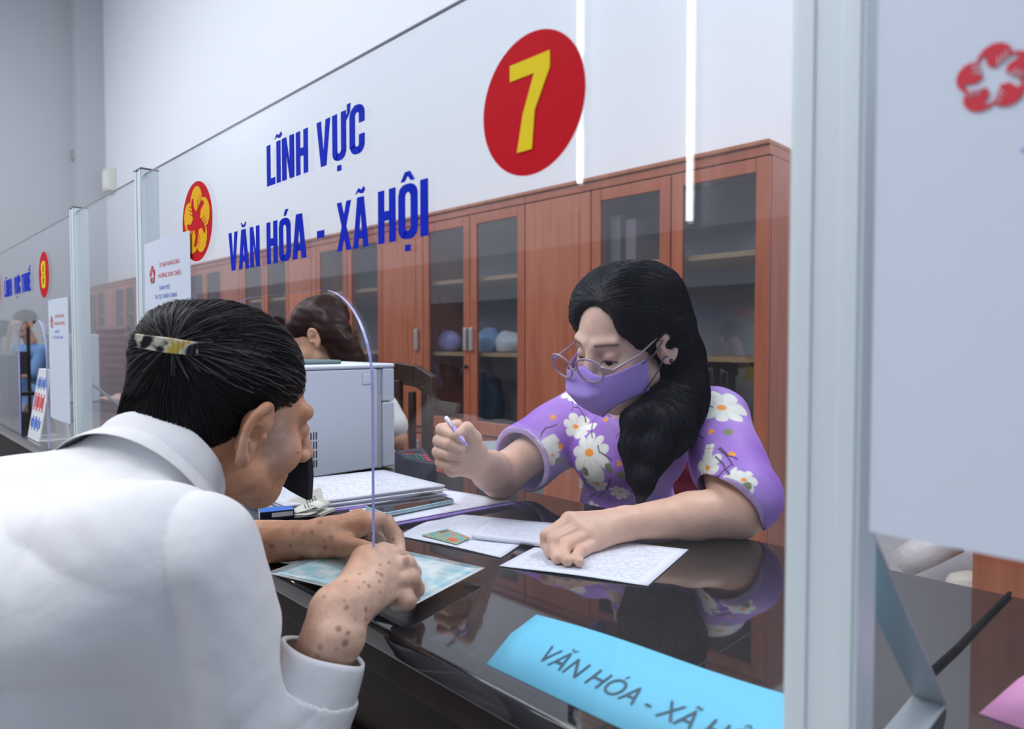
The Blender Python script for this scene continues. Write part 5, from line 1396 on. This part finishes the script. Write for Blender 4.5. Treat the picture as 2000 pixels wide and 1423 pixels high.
# colleague behind the printer
C_c = P(630, 664, 2.32); R_c = frame((-.62, -.55, -.55), (-.3, -.25, .9)); Lc = lambda x, y, z: C_c + R_c @ np.array([x, y, z])
cs = SDF(); head(cs, C_c, R_c)
nbc = C_c + np.array([.10, .05, -.14]); cs.rc(Lc(0, -.03, -.04), nbc, .05, .055, .02)
ec = P(772, 855, 2.16); cs.rc(nbc + np.array([.16, -.02, -.06]), ec, .045, .036, .02).rc(ec, ec + np.array([-.16, -.14, -.0]), .036, .028, .01)
v, f = cs.mesh(.004); cc = np.tile(np.array([.58, .33, .22]), (len(v), 1))
col2 = W2('person', 'colleague with wavy dark brown hair behind the printer, head bowed', 'person', (nbc[0], nbc[1], 0)); ivc = Matrix.Translation((-nbc[0], -nbc[1], 0))
def adc(o, p_=None, iv=None): o.parent = p_ or col2; o.matrix_parent_inverse = iv or ivc; return o
adc(sdf_obj('body', v, f, M_skin, None, cc))
ch = SDF(); ch.el(Lc(0, -.022, .058), (.086, .108, .088), .02, R_c); ch.el(Lc(0, .088, -.030), (.084, .070, .085), .01, R_c, sub=True)
for i, (x_, y_, r_) in enumerate(((650, 640, .055), (662, 665, .052), (676, 690, .050), (692, 712, .045), (705, 740, .03))): ch.el(P(x_, y_, 2.26), (r_, r_, r_), .03)
ch.disp(lambda p: .007 * sines(p, 3, 75) + .003 * sines(p, 5, 170)); v, f = ch.mesh(.004); adc(sdf_obj('hair', v, f, hair_mat('dark_brown_hair', (.020, .007, .006)), None))
o = adc(MB().ell(P(662, 607, 2.27), (.006, .006, .006), 8, 6).build('hair_pin', mat('pin_shine', (.8, .8, .8), .1, metal=.9), None))
ct = SDF(); ct.rc(nbc + np.array([.02, .0, -.50]), nbc + np.array([.02, 0, -.16]), .15, .13, .05).rc(nbc + np.array([-.15, 0, -.085]), nbc + np.array([.17, 0, -.085]), .06, .06, .05)
ct.rc(nbc + np.array([.165, -.01, -.09]), nbc + (ec - nbc) * .7 + np.array([.05, 0, -.01]), .06, .055, .03); ct.disp(lambda p: .003 * sines(p, 3, 40))
v, f = ct.mesh(.006); shc = np.tile(np.array([.70, .70, .70]), (len(v), 1)); shc = mixc(shc, (.75, .60, .05), ((v[:, 0] > nbc[0] + .04) & (v[:, 0] < nbc[0] + .12) & (v[:, 2] > nbc[2] - .10)) * 1.0)
adc(sdf_obj('shirt', v, f, mat('white_yellow_shirt', attr='Col', rough=.8), None, shc))

# two people in light blue shirts at the far desks
def far_person(hp, face, arm, label, lean=(0, .03)):
    hp = np.array(hp); Rb = frame(face, (0, 0, 1)); Lb = lambda x, y, z: hp + Rb @ np.array([x, y, z]); rt = Rb[:, 0] * [1, 1, 0]; fd = nrm(Rb[:, 1] * [1, 1, 0])
    nb = hp - fd * .05 + np.array([0, 0, -.16]); sp = SDF(); head(sp, hp, Rb, k=.02); sp.rc(hp + np.array([0, 0, -.05]), nb, .05, .055, .02)
    b2 = SDF(); b2.rc(nb * [1, 1, 0] + np.array([0, 0, .62]) - fd * .06, nb + np.array([0, 0, -.16]), .15, .14, .05).rc(nb - rt * .17 + np.array([0, 0, -.10]), nb + rt * .17 + np.array([0, 0, -.10]), .06, .06, .05)
    for q in (-1, 1):
        sh = nb + rt * .19 * q + np.array([0, 0, -.10]); el = sh + rt * .05 * q + fd * arm + np.array([0, 0, -.22]); hn = el + fd * .20 - rt * .08 * q + np.array([0, 0, .0])
        sp.rc(sh, el, .042, .036, .02).rc(el, hn, .036, .026, .01).el(hn + fd * .03, (.04, .04, .022), .01); b2.rc(sh, el, .06, .058, .04)
    v, f = sp.mesh(.007); pr = W2('person', label, 'person', (nb[0], nb[1], 0)); iv = Matrix.Translation((-nb[0], -nb[1], 0))
    adc(sdf_obj('body', v, f, M_skin, None, np.tile(np.array([.55, .33, .24]), (len(v), 1))), pr, iv)
    h = SDF(); h.el(Lb(0, -.022, .062), (.085, .106, .085), .02, Rb); h.el(Lb(0, .095, -.015), (.084, .07, .085), .01, Rb, sub=True)
    v, f = h.mesh(.007); adc(sdf_obj('hair', v, f, M_hair, None), pr, iv)
    b2.disp(lambda p: .005 * sines(p, 3, 30)); v, f = b2.mesh(.009); adc(sdf_obj('shirt', v, f, M_lb, None), pr, iv)
M_lb = mat('light_blue_cotton', (.085, .18, .36), .8)
hA = P(48, 634, 6.7); far_person(hA, (.35, -.9, -.25), .12, 'person with black hair and light blue shirt beyond the far arch opening')
office_chair((hA[0] - .02, hA[1] + .30, 0), 0.0, 'dark office chair behind the person seen through the far arch', M_blk, .95, .42)
hB = P(318, 640, 4.7); far_person(hB, (-.5, -.75, -.35), .16, 'person in light blue shirt leaning on a desk, seen through the narrow gap panel')
office_chair((hB[0] + .06, hB[1] + .29, 0), 0.3, 'dark office chair under the person behind the second upright', M_blk, .85, .38)
o = office_chair((*P(222, 700, 5.4)[:2], 0), .35, 'maroon leather chair seen through the narrow gap panel', M_mar, 1.19, .42)
q = P(178, 700, 3.7)
t = W2('computer_case', 'white computer case on the counter behind the farthest upright', 'computer', (q[0], q[1] - .06, TZ)); t.rotation_euler = (0, 0, .3)
MB().box(-.09, .09, -.06, .06, .0006, .36).build('case', M_prn, t, bevel=.006); MB().box(-.08, .08, -.063, -.06, .10, .30).build('front_panel', M_prn2, t, bevel=.002)
q = onz(64, 858, TZ)
t = W2('card_stand', 'white A-shaped card stand with red and blue print in the far arch opening', 'stand', q + np.array([0, .045, 0])); t.rotation_euler = (0, 0, PI / 2)
ap = .225; hw_ = .042
for s_, nm in ((-1, 'front_leaf'), (1, 'rear_leaf')):
    c0 = np.array([s_ * hw_, 0, .004]); c1 = np.array([s_ * .007, 0, ap]); dd = c1 - c0
    MB().obox((c0 + c1) / 2, (0, 1, 0), dd, np.cross((0, 1, 0), dd), .09, np.linalg.norm(dd) / 2, .002).build(nm, M_white, t, bevel=.001)
MB().box(-.009, .009, -.09, .09, ap - .003, ap + .004).build('ridge', M_white, t, bevel=.002)
MB().box(-.046, .046, -.09, .09, .0006, .003).build('base_plate', M_white, t, bevel=.001)
c0 = np.array([-hw_ - .0025, 0, .004]); c1 = np.array([-.007 - .0025, 0, ap]); dd = c1 - c0
for k, (a_, b_2, m_c) in enumerate(((.72, .90, M_btext), (.40, .66, M_rtext), (.12, .32, M_btext))):
    mb = MB()
    for j in range(7):
        y = -.075 + j * .0215; mb.obox(c0 + dd * (a_ + b_2) / 2 + np.array([0, y + .01, 0]), (0, 1, 0), dd, np.cross((0, 1, 0), dd), .006 + .002 * ((j * 7 + k) % 3 - 1), np.linalg.norm(dd) * (b_2 - a_) / 2 * (.6 + .4 * ((j * 5 + k) % 2)), .0006)
    mb.build('print_block', m_c, t)
eq = onz(50, 768, TZ)
t = W2('equipment_stand', 'black pole stand with black box beyond the far arch opening', 'stand', eq)
MB().tube([(0, .02, .0006), (0, .02, .41)], .010, 10).build('pole', M_blk, t); MB().box(-.07, .07, -.05, .05, .0006, .012).build('base', M_blk, t, bevel=.003)
MB().box(-.05, .05, -.045, .008, .12, .26).build('box', M_blk, t, bevel=.004)
t = W2('wooden_rod', 'slanted pale wooden rod standing behind the black pole stand', 'rod', eq + np.array([-.10, -.10, 0])); MB().tube([(0, -.01, .0006), (0, .045, .42)], .011, 10).build('rod', mat('pale_wood', (.42, .28, .10), .5), t)
M_leaf = mat('leaf_green', (.06, .30, .03), .4); M_leafd = mat('dark_leaf_green', (.015, .07, .03), .5)
def plant(loc, hgt, rad, ml, label, seed):
    t = W2('potted_plant', label, 'plant', loc); rs = np.random.RandomState(seed)
    MB().tube([(0, 0, .0006), (0, 0, .09)], [.035, .045], 14).build('pot', M_blk, t); MB().tube([(0, 0, .05), (0, 0, hgt)], .004, 6).build('stem', mat('stem_green', (.05, .16, .03), .5), t)
    for k in range(18):
        a = k * 2.4; c0 = np.array([0, 0, hgt - .10 + .10 * k / 18]); e_ = c0 + np.array([math.cos(a) * rad, math.sin(a) * rad, .02]); m_c = (c0 + e_) / 2 + np.array([0, 0, .02]); s1 = np.cross(nrm(e_ - c0), (0, 0, 1)) * rad * .35; u_ = np.array([0, 0, .001])
        MB().add([c0, m_c + s1, e_, m_c - s1, c0 + u_, m_c + s1 + u_, e_ + u_, m_c - s1 + u_], [(0, 1, 2, 3), (7, 6, 5, 4), (0, 4, 5, 1), (1, 5, 6, 2), (2, 6, 7, 3), (3, 7, 4, 0)]).build('leaf', ml, t)
plant(eq + np.array([.0, .13, 0]), .37, .045, M_leaf, 'small bright green leafed plant seen through the far arch opening', 5)
plant(onz(4, 762, TZ) + np.array([0, 0, 0]), .44, .07, M_leafd, 'dark green leafed plant at the left edge behind the 8 screen', 6)
gq = onz(73, 768, TZ); t = W2('computer_monitor', 'grey-backed monitor inside the far arch opening', 'monitor', gq)
t.location = t.location + Vector((0, .10, 0))
MB().box(-.11, .11, -.012, .012, .06, .26).build('screen_back', mat('grey_back', (.25, .26, .30), .5), t, bevel=.004); MB().box(-.02, .02, -.01, .01, .004, .06).build('neck', M_blk, t); MB().box(-.08, .08, -.05, .05, .0006, .008).build('base', M_blk, t)
gq = onz(93, 772, TZ); t = W2('stapler', 'small red stapler on the counter beneath the notice with the 8', 'stapler', gq)
MB().box(-.05, .05, -.016, .016, .0006, .014).build('base', M_blk, t, bevel=.003); mb = MB(); mb.obox((0, 0, .035), (1, 0, -.1), (0, 1, 0), (0, 0, 1), .055, .018, .013); mb.build('arm', mat('red_plastic', (.45, .01, .015), .35), t, bevel=.006)
nv = onz(8, 850, TZ); t = W2('display_box', 'dark navy upright display box with a white 5 at the left edge', 'display', nv + np.array([-.40, .07, 0]))
MB().box(-.16, .16, -.02, .02, .0006, .27).build('panel', mat('navy_panel', (.010, .018, .08), .35), t, bevel=.004)
v, fc = text_mesh('5', .045, lambda x, y, z: (x - .02, -.0212, y + .08)); MB().add(v, fc).build('numeral', M_white, t)
